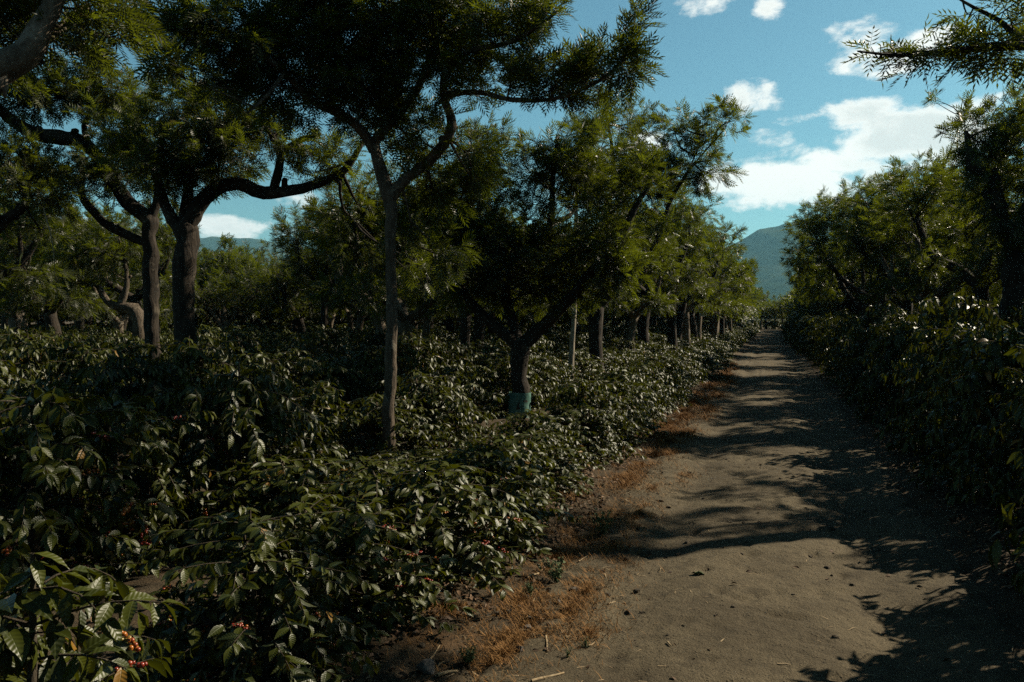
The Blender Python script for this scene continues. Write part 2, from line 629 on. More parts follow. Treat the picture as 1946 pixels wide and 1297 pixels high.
# ------------------------------------------------------------------ shade trees
def shoots_into(crown, r, starts, ends, tpl, fl, per_m, sag=0.12, twig=0.008, sides=3, thin=1.0):
    """leafy shoots: twig tube plus pinnate fronds spiralling round it"""
    for a, b in zip(starts, ends):
        L = np.linalg.norm(b - a)
        if L < 0.15:
            continue
        side = r.normal(0, 1, 3)
        mid = (a + b) / 2 + side * L * 0.08 + np.array([0, 0, -sag * L]) * r.uniform(-0.3, 1)
        # shoots start out along the limb and turn upwards
        t = np.linspace(0, 1, 6)[:, None]
        q = (1 - t) ** 2 * a + 2 * t * (1 - t) * mid + t * t * b
        tube(crown, q, np.linspace(twig * (0.6 + 0.7 * L), 0.002, 6), sides, 1, cap=False)
        n = max(4, int(L * per_m * r.uniform(0.8, 1.2)))
        tt = np.sqrt(r.uniform(0.04, 1.0, n)) ** thin
        tt = np.clip(np.concatenate([tt, [0.97, 0.98, 0.99, 1.0]]), 0, 1)
        n = len(tt)
        T = tt[:, None]
        o = (1 - T) ** 2 * a + 2 * T * (1 - T) * mid + T * T * b
        tg = nrm(2 * (1 - T) * (mid - a) + 2 * T * (b - mid))
        e1 = nrm(np.cross(tg, np.array([0.3, 0.2, 1.0]) + 1e-3))
        e2 = np.cross(tg, e1)
        ph = r.uniform(0, 2 * PI, n)
        rad = e1 * np.cos(ph)[:, None] + e2 * np.sin(ph)[:, None]
        al = r.uniform(0.5, 1.25, n) * (1 - 0.55 * sm(0.85, 1.0, tt))
        X = tg * np.cos(al)[:, None] + rad * np.sin(al)[:, None] + np.array([0, 0, 1]) * r.uniform(-0.55, 0.15, n)[:, None]
        Nn = np.array([0, 0, 1]) + r.normal(0, 0.45, (n, 3)) + tg * 0.5
        scatter(crown, *tpl, o, X, Nn, fl * r.uniform(0.65, 1.2, n), 0, np.clip(r.normal(0.45, 0.2, n) + 0.25 * (tt - 0.5) + r.normal(0, 0.1), 0, 1))


def build_tree(seed, limbs, clumps, tpl, fl=0.22, per_m=24, lod=0, bark=None, bumpy=0.13, cap=1.5, dens=1.0):
    """limbs: list of (points, radii); clumps: list of (centre, radius vec, shoots). returns (trunk mesh, crown mesh)"""
    r = np.random.default_rng(seed)
    tb, cr = MB(), MB()
    sides = (14, 9, 6)[lod]
    anchors = []
    for pts, rad in limbs:
        q, rr = smooth_line(pts, rad, (0.1, 0.2, 0.5)[lod], 0.16 if lod < 2 else 0, r)
        kn = 1 + 0.16 * np.maximum(0, vn(np.arange(len(rr)) * 0.37 + seed, np.arange(len(rr)) * 0.11)) * 2
        tube(tb, q, rr * kn, sides if rr[0] > 0.03 else 6, 0, bumpy if lod < 2 else 0, seed=seed + len(anchors))
        if lod < 2 and rr.max() > 0.055 and len(q) > 6:
            for st_ in range(r.integers(2, 6) if len(anchors) else 0):
                ix = int(r.uniform(.25, .95) * (len(q) - 2))
                if rr[ix] < .045:
                    continue
                tg_ = nrm(q[ix + 1] - q[ix])
                dv_ = r.normal(0, 1, 3)
                dv_ = nrm(dv_ - tg_ * (dv_ @ tg_) + np.array([0, 0, .5]))
                L_ = rr[ix] * r.uniform(1.25, 2.4)
                w_ = rr[ix] * r.uniform(.35, .7)
                sp_ = np.array([q[ix], q[ix] + dv_ * L_ * .6, q[ix] + dv_ * L_ + tg_ * L_ * .15])
                q2, r2 = smooth_line(sp_, [w_ * 1.6, w_, w_ * .85], .03)
                tube(tb, q2, r2, 8, 0, bumpy * 2, seed=seed + st_)
        m = rr < 0.085 if len(anchors) else rr < 0.02
        if not len(anchors) or m.any():
            k = np.where(m)[0] if m.any() else []
            if len(k):
                anchors.append(q[k])
        if len(anchors) == 0:
            anchors.append(q[-1:])
    A = np.concatenate(anchors)
    for c, rad, ns in clumps:
        c = np.asarray(c, float)
        rad = np.ones(3) * rad if np.isscalar(rad) else np.asarray(rad, float)
        ns = int(ns * dens)
        w = np.linalg.norm((A - c) / rad, axis=1)
        if w.min() > 0.45:
            for bi in range(1 if lod == 2 else 2):
                s0 = A[np.argsort(w)[r.integers(0, min(4, len(A)))]]
                e0 = c + r.normal(0, 0.25, 3) * rad - np.array([0, 0, rad[2] * 0.2])
                mid = (s0 + e0) / 2 + r.normal(0, 0.1, 3) * np.linalg.norm(e0 - s0) + np.array([0, 0, -.06])
                kf = float(np.clip(rad.min() / .6, .25, 1))
                q, rr = smooth_line([s0, mid, e0], [.030 * kf, .02 * kf, .01 * kf], (0.1, 0.2, 0.5)[lod], .4, r)
                tube(tb, q, rr, (7, 5, 4)[lod], 0, cap=False)
                A = np.concatenate([A, q[len(q) // 3:]])
        d = r.normal(0, 1, (ns, 3))
        d = nrm(d) * (r.random((ns, 1)) ** 0.4)
        ends = c + d * rad
        starts = []
        low = c - np.array([0, 0, rad[2] * 0.55])
        for e in ends:
            tgt = 0.35 * low + 0.65 * e + r.normal(0, 0.3, 3) * rad
            dist = np.linalg.norm(A - tgt, axis=1)
            s = A[np.argsort(dist)[r.integers(0, min(6, len(A)))]]
            v = e - s
            L = np.linalg.norm(v)
            if L > cap:
                k = e - v / L * cap * r.uniform(0.7, 1)
                k = k + r.normal(0, 0.05, 3) - np.array([0, 0, 0.12])
                q, rr = smooth_line([s, (s + k) / 2 + r.normal(0, 0.06, 3), k], [0.018, 0.013, 0.009], 0.3)
                tube(tb, q, rr, 4, 0, cap=False)
                s = k
            starts.append(s)
        shoots_into(cr, r, starts, ends, tpl, fl, per_m, twig=0.007 if lod < 2 else 0.012)
    return tb, cr


def place_tree(tb, cr, base, label, group=None, bark=None, band=None, cat="tree", name="shade_tree"):
    base = np.asarray(base, float)
    for mb in (tb, cr):
        mb.v = [v - base for v in mb.v]
    t = thing(name, label, cat, base, group)
    obj("trunk", tb.mesh("trunk", [bark or M_BARK]), t)
    obj("crown", cr.mesh("crown", [M_TREE, M_BARK], smooth=False), t)
    if band:
        z0, z1, rad, off = band
        b = MB()
        n = 8
        q = np.array([[off[0] * i / n, off[1] * i / n, z0 + (z1 - z0) * i / n] for i in range(n + 1)])
        tube(b, q, np.full(n + 1, rad), 16, 0, 0.05, cap=False)
        obj("painted_band", b.mesh("painted_band", [M_BAND]), t)
    return t


def gnd(u, d):
    p = P(u, 605, d)
    return np.array([p[0], p[1], float(gh(p[0], p[1]))])


def px(lst, rad):
    return [P(*a) for a in lst], rad


def blob(u, v, d, ru, rv, ns, rd=None):
    """clump given by its middle and half-sizes in photo pixels at depth d"""
    a, b = ru / FPX * d, rv / FPX * d
    return P(u, v, d), np.array([a, (rd or a), b]), ns


HERO = []   # ground positions of hand-placed trees


def hero(seed, base_u, base_d, limbs, clumps, label, group=None, tpl=FR0, fl=0.2, per_m=26, lod=0, bark=None, band=None, **kw):
    b = gnd(base_u, base_d)
    HERO.append(b)
    tb, cr = build_tree(seed, limbs, clumps, tpl, fl * 1.08, per_m * 1.0, lod, dens=kw.pop('dens', 1.5), **kw)
    return place_tree(tb, cr, b, label, group, bark, band)


def base_pts(u, d, pts):
    b = gnd(u, d)
    return [b - np.array([0, 0, 0.15])] + pts


# --- slender trunk in front, big dark crown over the left half
d = 9.5
hero(11, 737, d, [
    (base_pts(737, d, [P(739, 800, d), P(744, 600, d), P(742, 470, d), P(744, 405, d), P(736, 362, d), P(716, 300, d), P(708, 272, d)]), [.095, .072, .064, .064, .066, .08, .066, .06, .055]),
    px([(712, 285, d), (685, 245, d), (640, 214, d), (590, 190, d - .3), (530, 130, d - .6), (450, 70, d - 1), (380, 40, d - 1.4)], [.065, .055, .05, .042, .035, .028, .018]),
    px([(708, 275, d), (745, 228, d), (790, 175, d), (815, 110, d), (830, 30, d), (835, -60, d)], [.055, .05, .045, .035, .028, .02]),
    px([(742, 375, d), (775, 338, d), (812, 312, d), (852, 262, d - .2), (858, 230, d - .2), (843, 180, d - .3), (850, 120, d - .4), (900, 96, d - .6), (960, 84, d - 1), (1015, 55, d - 1.3), (1070, 15, d - 1.5)], [.07, .06, .06, .055, .055, .045, .035, .03, .025, .018, .01]),
    px([(845, 180, d - .3), (905, 176, d - .5), (975, 190, d - .9), (1045, 190, d - 1.2), (1110, 168, d - 1.4), (1170, 130, d - 1.6), (1215, 60, d - 1.8)], [.035, .028, .024, .022, .018, .013, .007]),
    px([(640, 214, d), (610, 120, d + .2), (600, 40, d + .3), (605, -60, d + .3)], [.04, .034, .025, .018]),
    px([(540, 140, d - .6), (500, 190, d - .9), (470, 215, d - 1)], [.03, .02, .012]),
], [
    blob(610, 60, d, 130, 90, 60, 1.0), blob(740, 60, d, 120, 90, 55, 1.0), blob(860, 40, d - .3, 110, 80, 45, .8),
    blob(700, 170, d, 130, 70, 45, .9), blob(560, 180, d - .3, 80, 60, 24, .6), blob(480, 90, d - .8, 90, 70, 34, .7),
    blob(370, 45, d - 1.3, 90, 60, 24, .6), blob(330, 120, d - 1.6, 55, 40, 10, .4), blob(430, 160, d - 1, 55, 45, 12, .5),
    blob(880, 130, d - .4, 90, 60, 28, .6), blob(960, 40, d - 1, 80, 50, 22, .5), blob(1040, 20, d - 1.4, 55, 40, 9, .4),
    blob(1060, 150, d - 1.2, 85, 45, 22, .4), blob(1140, 120, d - 1.5, 70, 55, 18, .4), blob(1215, 60, d - 1.8, 35, 50, 6, .25), blob(1190, 130, d - 1.7, 45, 50, 8, .3),
    blob(800, 250, d, 90, 60, 22, .6), blob(830, 340, d + .4, 90, 60, 18, .6), blob(1000, 150, d - 1, 60, 50, 12, .4),
    blob(800, -60, d, 260, 70, 34, 1.0), blob(560, -60, d - .6, 200, 70, 24, .9), blob(900, 300, d + .2, 60, 60, 16, .5), blob(770, 440, d + .5, 45, 80, 16, .5), blob(840, 470, d + .3, 50, 60, 12, .4),
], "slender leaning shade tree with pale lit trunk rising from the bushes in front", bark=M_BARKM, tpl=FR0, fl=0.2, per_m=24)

# --- green-banded tree
d = 14.5
hero(12, 988, d, [
    (base_pts(988, d, [P(988, 750, d), P(987, 690, d), P(987, 648, d)]), [.165, .15, .155, .17]),
    px([(987, 660, d), (1030, 622, d), (1075, 575, d - .4), (1120, 520, d - .6), (1165, 480, d - .8), (1205, 400, d - .8), (1240, 340, d - .9)], [.13, .11, .10, .09, .07, .05, .03]),
    px([(987, 660, d), (940, 620, d), (890, 570, d), (850, 500, d), (830, 420, d)], [.12, .10, .08, .06, .04]),
    px([(985, 650, d), (960, 560, d + .5), (975, 500, d + .4), (1010, 470, d + .2), (1045, 430, d), (1050, 350, d), (1060, 260, d)], [.10, .085, .075, .065, .055, .045, .03]),
    px([(1045, 430, d), (1090, 400, d + .3), (1110, 330, d + .4)], [.045, .035, .02]),
], [
    blob(860, 430, d, 90, 90, 44, 1.0), blob(950, 470, d, 90, 80, 46, 1.1), blob(1050, 480, d, 100, 80, 50, 1.1), blob(1150, 440, d - .6, 80, 80, 38, .9),
    blob(900, 300, d, 80, 90, 36, .9), blob(1020, 320, d, 90, 90, 40, 1.0), blob(1110, 320, d, 80, 90, 36, .9), blob(1210, 330, d - .8, 60, 80, 22, .7),
    blob(1180, 500, d - 1, 60, 50, 20, .5), blob(910, 545, d, 100, 45, 28, .9), blob(1060, 555, d, 80, 40, 20, .7), blob(1150, 545, d - .6, 60, 35, 18, .6), blob(980, 570, d + .5, 70, 35, 20, .8), blob(1130, 240, d + .4, 50, 60, 12, .5), blob(820, 480, d - 1, 60, 60, 18, .6),
], "shade tree with mint green painted band round its dark forking trunk", tpl=FR0, fl=0.22, per_m=20,
     band=(-0.1, 0.47, .205, (-0.0, 0.0)))

# --- thin pale sapling
d = 18.3
hero(13, 1083, d, [
    (base_pts(1083, d, [P(1084, 700, d), P(1089, 620, d), P(1092, 540, d), P(1094, 450, d), P(1096, 380, d), P(1110, 330, d)]), [.075, .07, .06, .055, .05, .04, .03]),
    px([(1094, 440, d), (1120, 400, d), (1135, 350, d)], [.03, .02, .01]),
], [blob(1110, 330, d, 60, 60, 22, .7), blob(1100, 250, d, 40, 50, 9, .4)],
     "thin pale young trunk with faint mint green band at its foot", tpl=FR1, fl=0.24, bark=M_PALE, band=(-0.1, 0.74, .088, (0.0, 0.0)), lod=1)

# --- thick trunks following along the row
d = 20.8
hero(14, 1133, d, [
    (base_pts(1133, d, [P(1133, 680, d), P(1132, 610, d), P(1134, 575, d)]), [.22, .19, .18, .18]),
    px([(1134, 585, d), (1180, 540, d), (1225, 500, d), (1255, 440, d), (1275, 380, d), (1320, 310, d)], [.12, .10, .08, .065, .05, .03]),
    px([(1134, 585, d), (1100, 540, d), (1060, 500, d), (1040, 440, d)], [.11, .09, .06, .04]),
    px([(1134, 580, d), (1150, 500, d), (1158, 400, d), (1165, 300, d), (1150, 210, d)], [.10, .08, .06, .05, .03]),
], [
    blob(1180, 330, d, 80, 90, 34, 1.3), blob(1270, 330, d, 70, 70, 26, 1.2), blob(1330, 270, d, 50, 60, 16, .8), blob(1390, 225, d - 1, 42, 38, 8, .5),
    blob(1350, 320, d, 50, 55, 14, .8), blob(1200, 230, d, 60, 60, 16, .8), blob(1160, 180, d, 35, 50, 7, .5), blob(1230, 440, d, 80, 60, 26, 1.3), blob(1120, 460, d, 80, 70, 26, 1.3), blob(1290, 240, d, 50, 50, 12, .8),
], "thick dark shade tree trunk just right of the thin pale sapling", tpl=FR1, fl=0.27, per_m=17, lod=1)

# --- left pair with the long horizontal limb
d = 12.0
hero(15, 352, d, [
    (base_pts(352, d, [P(352, 700, d), P(350, 560, d), P(350, 460, d), P(348, 425, d)]), [.2, .17, .155, .16, .17]),
    px([(352, 440, d), (378, 390, d), (412, 358, d), (455, 350, d), (500, 366, d), (560, 362, d), (620, 345, d), (660, 320, d), (690, 270, d)], [.12, .11, .105, .10, .095, .085, .065, .05, .03]),
    px([(520, 362, d), (530, 320, d), (533, 285, d), (510, 250, d), (480, 220, d)], [.07, .06, .055, .045, .03]),
    px([(533, 290, d), (575, 265, d), (610, 255, d)], [.05, .04, .025]),
    px([(348, 440, d), (318, 402, d), (300, 340, d), (310, 260, d)], [.10, .085, .06, .04]),
    px([(350, 430, d), (360, 350, d + .3), (380, 270, d + .3), (400, 200, d + .3)], [.09, .08, .055, .03]),
], [
    blob(330, 300, d, 90, 80, 46, 1.1), blob(430, 270, d, 90, 70, 44, 1.1), blob(380, 200, d, 90, 60, 34, 1.0), blob(490, 230, d, 50, 45, 18, .6),
    blob(250, 260, d, 70, 70, 24, .9), blob(620, 300, d, 80, 50, 24, .7), blob(400, 320, d, 60, 40, 20, .9), blob(700, 400, d + 1, 70, 80, 30, .8),
    blob(680, 480, d + 1, 60, 60, 20, .7), blob(570, 285, d, 45, 40, 10, .5), blob(780, 440, d + 2, 80, 90, 34, 1.0), blob(810, 500, d, 60, 60, 18, .6),
], "dark shade tree with a long horizontal limb reaching right over the gap", tpl=FR0, fl=0.2, per_m=20)

d = 14.0
hero(16, 290, d, [
    (base_pts(292, d, [P(290, 690, d), P(286, 560, d), P(285, 470, d), P(286, 415, d)]), [.16, .13, .125, .12, .12]),
    px([(286, 420, d), (245, 385, d), (212, 340, d), (180, 290, d), (150, 266, d), (110, 262, d - .5), (60, 250, d - .8), (15, 225, d - 1), (-30, 180, d - 1.2)], [.12, .12, .12, .115, .12, .12, .10, .085, .07]),
    px([(282, 462, d), (245, 448, d), (205, 428, d), (178, 402, d), (155, 370, d), (160, 320, d)], [.075, .08, .075, .07, .06, .035]),
    px([(286, 425, d), (300, 360, d), (280, 280, d), (250, 200, d)], [.09, .07, .05, .03]),
    px([(175, 290, d), (160, 240, d), (190, 190, d)], [.06, .045, .03]),
], [
    blob(190, 170, d, 90, 60, 36, 1.2), blob(90, 160, d - .8, 80, 60, 28, 1.0), blob(250, 330, d, 80, 60, 30, 1.1), blob(130, 330, d, 70, 45, 22, 1.0), blob(20, 190, d - 1, 60, 60, 18, .9),
    blob(240, 230, d, 60, 60, 22, 1.0), blob(170, 100, d - .4, 60, 45, 14, .8),
], "crooked shade tree with two snaking limbs bending to the left", tpl=FR1, fl=0.22, per_m=20)

# --- pale lit hooked tree
d = 21
hero(17, 262, d, [
    (base_pts(264, d, [P(264, 660, d), P(262, 610, d), P(254, 590, d), P(228, 582, d), P(205, 572, d), P(188, 545, d)]), [.21, .15, .15, .17, .13, .11, .08]),
    px([(262, 605, d), (262, 582, d)], [.09, .05]),
    px([(228, 582, d), (240, 545, d), (238, 500, d), (225, 450, d)], [.09, .07, .05, .03]),
], [blob(190, 480, d, 80, 60, 24, 1.6), blob(130, 520, d, 50, 50, 14, 1.2), blob(240, 450, d, 60, 50, 16, 1.2)],
     "stout sunlit crooked trunk bent sharply left, with cut knobs on top", tpl=FR1, fl=0.28, per_m=16, bark=M_BARKM, lod=1, bumpy=.28)

# --- tree in the open gap
d = 30
hero(18, 618, d, [
    (base_pts(618, d, [P(617, 650, d), P(616, 590, d), P(617, 552, d)]), [.17, .15, .14, .15]),
    px([(617, 558, d), (590, 525, d), (570, 500, d), (565, 460, d)], [.10, .08, .06, .04]),
    px([(617, 558, d), (645, 530, d), (668, 515, d), (680, 480, d)], [.10, .08, .07, .04]),
    px([(617, 555, d), (620, 500, d), (612, 450, d)], [.09, .06, .04]),
], [blob(575, 450, d, 50, 55, 26, 1.6), blob(630, 440, d, 55, 55, 28, 1.6), blob(600, 500, d, 70, 30, 24, 1.5), blob(665, 490, d, 40, 30, 12, 1.0)],
     "round crowned shade tree with straight lit trunk standing in the gap", tpl=FR1, fl=0.3, per_m=16, lod=1)
d = 36
hero(19, 430, d, [
    (base_pts(429, d, [P(429, 650, d), P(429, 622, d), P(436, 611, d)]), [.15, .13, .12, .1]),
    px([(429, 630, d), (400, 590, d), (370, 560, d), (360, 530, d)], [.09, .08, .06, .04]),
    px([(429, 625, d), (460, 580, d), (490, 550, d)], [.08, .06, .03]),
], [blob(380, 540, d, 60, 40, 22, 2), blob(470, 540, d, 60, 40, 22, 2), blob(430, 570, d, 60, 25, 14, 1.6)],
     "small tree with short bright trunk cut off at a hook", tpl=FR1, fl=0.3, per_m=14, lod=1, bark=M_BARKL)

# --- near tree outside the left edge, its limbs coming in at the top left corner
d = 6.0
b0 = gnd(-260, 7.0)
hero(20, -260, 7.0, [
    (base_pts(-260, 7.0, [P(-262, 700, 7.0), P(-250, 500, 7.0), P(-200, 330, 6.7), P(-130, 240, 6.3)]), [.2, .17, .16, .15, .13]),
    px([(-140, 250, 6.3), (-60, 190, 6.0), (0, 130, 6.0), (50, 100, 6.0), (72, 60, 6.0), (100, 10, 6.0), (140, -60, 6.0)], [.12, .11, .12, .1, .085, .07, .05]),
    px([(30, 110, 6.0), (60, 80, 6.3), (90, 70, 6.6), (130, 40, 6.9), (170, 10, 7.1)], [.08, .06, .05, .035, .02]),
    px([(-60, 190, 6.0), (-10, 175, 5.8), (10, 150, 5.8), (8, 185, 5.8)], [.06, .04, .03, .01]),
    px([(-130, 250, 6.3), (-150, 120, 6.5), (-100, 0, 6.5)], [.09, .07, .05]),
], [
    blob(60, 30, 6.4, 90, 60, 26, .6), blob(200, 30, 6.2, 60, 50, 12, .5), blob(150, 80, 6.2, 60, 40, 10, .4), blob(0, 80, 6.5, 70, 60, 18, .6),
    blob(-80, 60, 6.5, 90, 80, 20, .7), blob(120, -50, 6.2, 120, 60, 22, .6),
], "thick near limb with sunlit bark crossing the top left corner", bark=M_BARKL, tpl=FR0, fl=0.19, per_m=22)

# --- left edge tree lower
d = 13
hero(21, -120, d, [
    (base_pts(-120, d, [P(-118, 650, d), P(-110, 560, d), P(-80, 500, d)]), [.2, .17, .16, .14]),
    px([(-85, 510, d), (-30, 460, d), (10, 420, d), (45, 390, d), (60, 330, d)], [.12, .10, .085, .06, .03]),
    px([(-100, 530, d), (-120, 440, d), (-110, 340, d)], [.1, .08, .04]),
], [blob(50, 330, d, 60, 70, 26, .9), blob(10, 290, d, 60, 50, 18, .8), blob(100, 370, d, 45, 40, 10, .6), blob(-60, 330, d, 70, 80, 16, .9), blob(60, 430, d + 1, 60, 40, 12, .8)],
     "leafy silvery tree at the left edge with a limb rising to the right", tpl=FR1, fl=0.2, per_m=20)

# --- right-hand trees
d = 15
hero(22, 1930, d, [
    (base_pts(1925, d, [P(1926, 600, d), P(1928, 520, d), P(1932, 450, d)]), [.24, .21, .2, .19]),
    px([(1930, 470, d), (1905, 420, d), (1893, 370, d), (1882, 330, d), (1850, 318, d), (1835, 250, d)], [.15, .13, .12, .10, .09, .04]),
    px([(1893, 395, d), (1872, 370, d)], [.08, .05]),
    px([(1932, 460, d), (1960, 380, d), (1990, 300, d), (1980, 200, d)], [.13, .1, .07, .04]),
], [
    blob(1900, 250, d, 50, 55, 26, .8), blob(1860, 290, d, 45, 45, 18, .7), blob(1850, 215, d, 22, 35, 6, .4), blob(1960, 220, d, 60, 60, 24, .9), blob(1990, 350, d, 50, 70, 20, .9),
    blob(1930, 330, d, 40, 50, 16, .7), blob(1870, 370, d, 50, 50, 16, .7), blob(1910, 450, d, 50, 50, 14, .9), blob(1840, 430, d + 1, 50, 50, 14, .9), blob(2060, 260, d, 80, 90, 24, 1.0),
], "tall shade tree on the right edge with a cut stub on its limb", tpl=FR1, fl=0.22, per_m=19)

d = 7.4
b1 = np.array([4.6, 6.1])
q0 = np.array([4.6, 6.1, 0.05])
lat = float((q0 - CAM) @ Rv)
dd = float((q0 - CAM) @ Fh)
u0 = CX + FPX * lat / dd
hero(23, u0, dd, [
    (base_pts(u0, dd, [np.array([4.6, 6.1, 1.0]), np.array([4.55, 6.1, 2.0]), np.array([4.4, 6.1, 2.9])]), [.2, .17, .16, .15]),
    ([np.array([4.4, 6.1, 2.8]), np.array([3.9, 6.0, 3.5]), P(2110, 60, 6.2), P(1990, 85, 6.2), P(1880, 88, 6.2), P(1790, 100, 6.1), P(1700, 105, 6.0), P(1630, 98, 5.9)], [.10, .075, .05, .038, .03, .022, .014, .006]),
    ([P(1950, 86, 6.2), P(1900, 40, 6.4), P(1850, 15, 6.5), P(1810, -10, 6.5)], [.028, .02, .014, .008]),
    ([np.array([4.4, 6.1, 2.8]), np.array([4.9, 6.2, 3.8]), np.array([5.0, 6.3, 4.8])], [.10, .07, .04]),
    ([np.array([4.4, 6.1, 2.8]), np.array([4.3, 5.4, 3.6]), np.array([4.0, 4.9, 4.3])], [.09, .06, .03]),
], [
    blob(1660, 92, 6.0, 52, 26, 8, .2), blob(1745, 108, 6.1, 62, 32, 13, .25), blob(1830, 100, 6.2, 62, 42, 16, .3), blob(1910, 90, 6.2, 62, 55, 20, .4), blob(1850, 25, 6.4, 48, 38, 8, .3), blob(1930, 15, 6.4, 55, 45, 14, .4),
    blob(2060, 60, 6.3, 100, 80, 34, .7), (np.array([4.9, 6.3, 4.6]), np.array([1.0, 1.0, .8]), 36), (np.array([3.9, 5.0, 4.3]), np.array([.8, .8, .6]), 24),
], "leafy bough hanging over the path in the top right corner", tpl=frond_tpl(4, 0.46, 0.042), fl=0.17, per_m=17, cap=0.6, dens=1.0)

d = 27.5
hero(24, 1722, d, [
    (base_pts(1722, d, [P(1722, 600, d), P(1722, 575, d)]), [.24, .2, .2]),
    px([(1722, 580, d), (1690, 545, d), (1678, 510, d), (1650, 490, d), (1620, 450, d)], [.14, .12, .1, .08, .04]),
    px([(1722, 580, d), (1760, 540, d), (1790, 500, d), (1780, 440, d)], [.13, .1, .08, .04]),
    px([(1722, 575, d), (1725, 500, d), (1735, 420, d)], [.1, .07, .04]),
], [blob(1640, 440, d, 70, 50, 30, 1.6), blob(1720, 420, d, 60, 60, 30, 1.6), blob(1800, 410, d, 60, 55, 26, 1.6), blob(1740, 330, d, 22, 45, 8, .8), blob(1680, 490, d, 60, 30, 18, 1.5), blob(1790, 330, d, 30, 35, 10, 1.0), blob(1690, 360, d, 45, 40, 16, 1.3), blob(1620, 385, d, 40, 35, 12, 1.2), blob(1840, 380, d, 50, 60, 16, 1.3)],
     "spreading shade tree on the right whose curled limbs arch above the bushes", tpl=FR1, fl=0.28, per_m=17, lod=1)

d = 41
hero(25, 1640, d, [
    (base_pts(1640, d, [P(1640, 620, d), P(1638, 582, d)]), [.26, .22, .22]),
    px([(1638, 590, d), (1610, 560, d), (1590, 520, d), (1560, 490, d)], [.16, .13, .1, .05]),
    px([(1638, 590, d), (1665, 560, d), (1690, 555, d), (1710, 520, d)], [.14, .12, .1, .05]),
    px([(1638, 585, d), (1640, 520, d), (1630, 460, d)], [.12, .09, .05]),
], [blob(1570, 480, d, 50, 50, 26, 2), blob(1630, 450, d, 50, 50, 26, 2), blob(1690, 480, d, 45, 40, 20, 2), blob(1550, 530, d, 40, 30, 14, 1.6), blob(1650, 345, d, 12, 30, 3, .7), blob(1600, 390, d, 35, 35, 14, 1.4), blob(1530, 440, d, 35, 40, 18, 1.4), blob(1512, 490, d, 28, 40, 14, 1.3), blob(1520, 545, d, 25, 30, 10, 1.2), blob(1660, 400, d, 40, 40, 14, 1.5)],
     "dark low crowned shade tree on the right, halfway down the path", tpl=FR1, fl=0.32, per_m=15, lod=1)


d = 33
hero(26, 1683, d, [
    (base_pts(1683, d, [P(1683, 620, d), P(1680, 578, d)]), [.25, .2, .2]),
    px([(1680, 585, d), (1640, 560, d), (1600, 530, d), (1570, 490, d), (1550, 450, d)], [.15, .12, .09, .07, .04]),
    px([(1680, 585, d), (1710, 550, d), (1730, 500, d)], [.12, .09, .05]),
    px([(1680, 580, d), (1670, 500, d), (1650, 430, d), (1640, 380, d)], [.12, .09, .06, .03]),
], [blob(1545, 430, d, 40, 45, 24, 1.5), blob(1580, 400, d, 40, 40, 18, 1.4), blob(1530, 500, d, 35, 40, 18, 1.4), blob(1590, 480, d, 45, 40, 20, 1.6), blob(1640, 380, d, 40, 45, 16, 1.4),
    blob(1560, 550, d, 40, 30, 14, 1.3), blob(1660, 450, d, 50, 50, 22, 1.6), blob(1720, 460, d, 40, 40, 14, 1.4), blob(1700, 350, d, 30, 40, 8, .9)],
     "shade tree on the right leaning furthest out over the path", tpl=FR1, fl=0.28, per_m=16, lod=1)


A3 = np.array
tbase = A3([6.3, 12.6, 0.0])  # invented unseen tree, its clumps placed to shade the left coffee and path
HERO.append(tbase)
tb_, cr_ = build_tree(31, [
    ([A3([6.3, 12.6, -.2]), A3([6.25, 12.6, 2.0]), A3([6.0, 12.5, 4.2]), A3([5.4, 12.4, 6.1]), A3([4.2, 12.3, 7.3]), A3([2.4, 12.4, 7.9]), A3([.9, 12.0, 8.1])], [.24, .18, .16, .13, .11, .08, .05]),
    ([A3([4.2, 12.3, 7.3]), A3([3.4, 11.5, 7.8]), A3([3.0, 10.9, 8.0])], [.07, .05, .03]),
    ([A3([3.0, 12.35, 7.7]), A3([2.8, 13.4, 8.0]), A3([2.4, 14.3, 8.2])], [.06, .04, .02]),
], [(A3([.5, 11.6, 8.2]), A3([1.0, 1.1, .8]), 20), (A3([2.0, 12.5, 8.3]), A3([1.0, 1.1, .8]), 24), (A3([3.1, 11.0, 8.2]), A3([.9, 1.0, .8]), 22), (A3([1.4, 13.8, 8.5]), A3([1.0, 1.0, .8]), 18), (A3([3.2, 14.0, 8.5]), A3([.9, 1.1, .8]), 20), (A3([-.6, 12.6, 8.5]), A3([1.0, 1.0, .8]), 14),
    (A3([4.7, 12.4, 6.2]), A3([.9, .9, .7]), 18), (A3([5.3, 12.3, 4.3]), A3([1.3, 1.2, .8]), 30), (A3([4.1, 12.4, 5.2]), A3([1.0, .8, .5]), 12), (A3([4.6, 13.4, 4.4]), A3([1.0, 1.0, .6]), 14)],
    FR1, .24, 18, 1, dens=1.2)
place_tree(tb_, cr_, tbase, "tall unseen tree added outside the frame, its high limb shading the left coffee rows", "shade trees outside the frame")


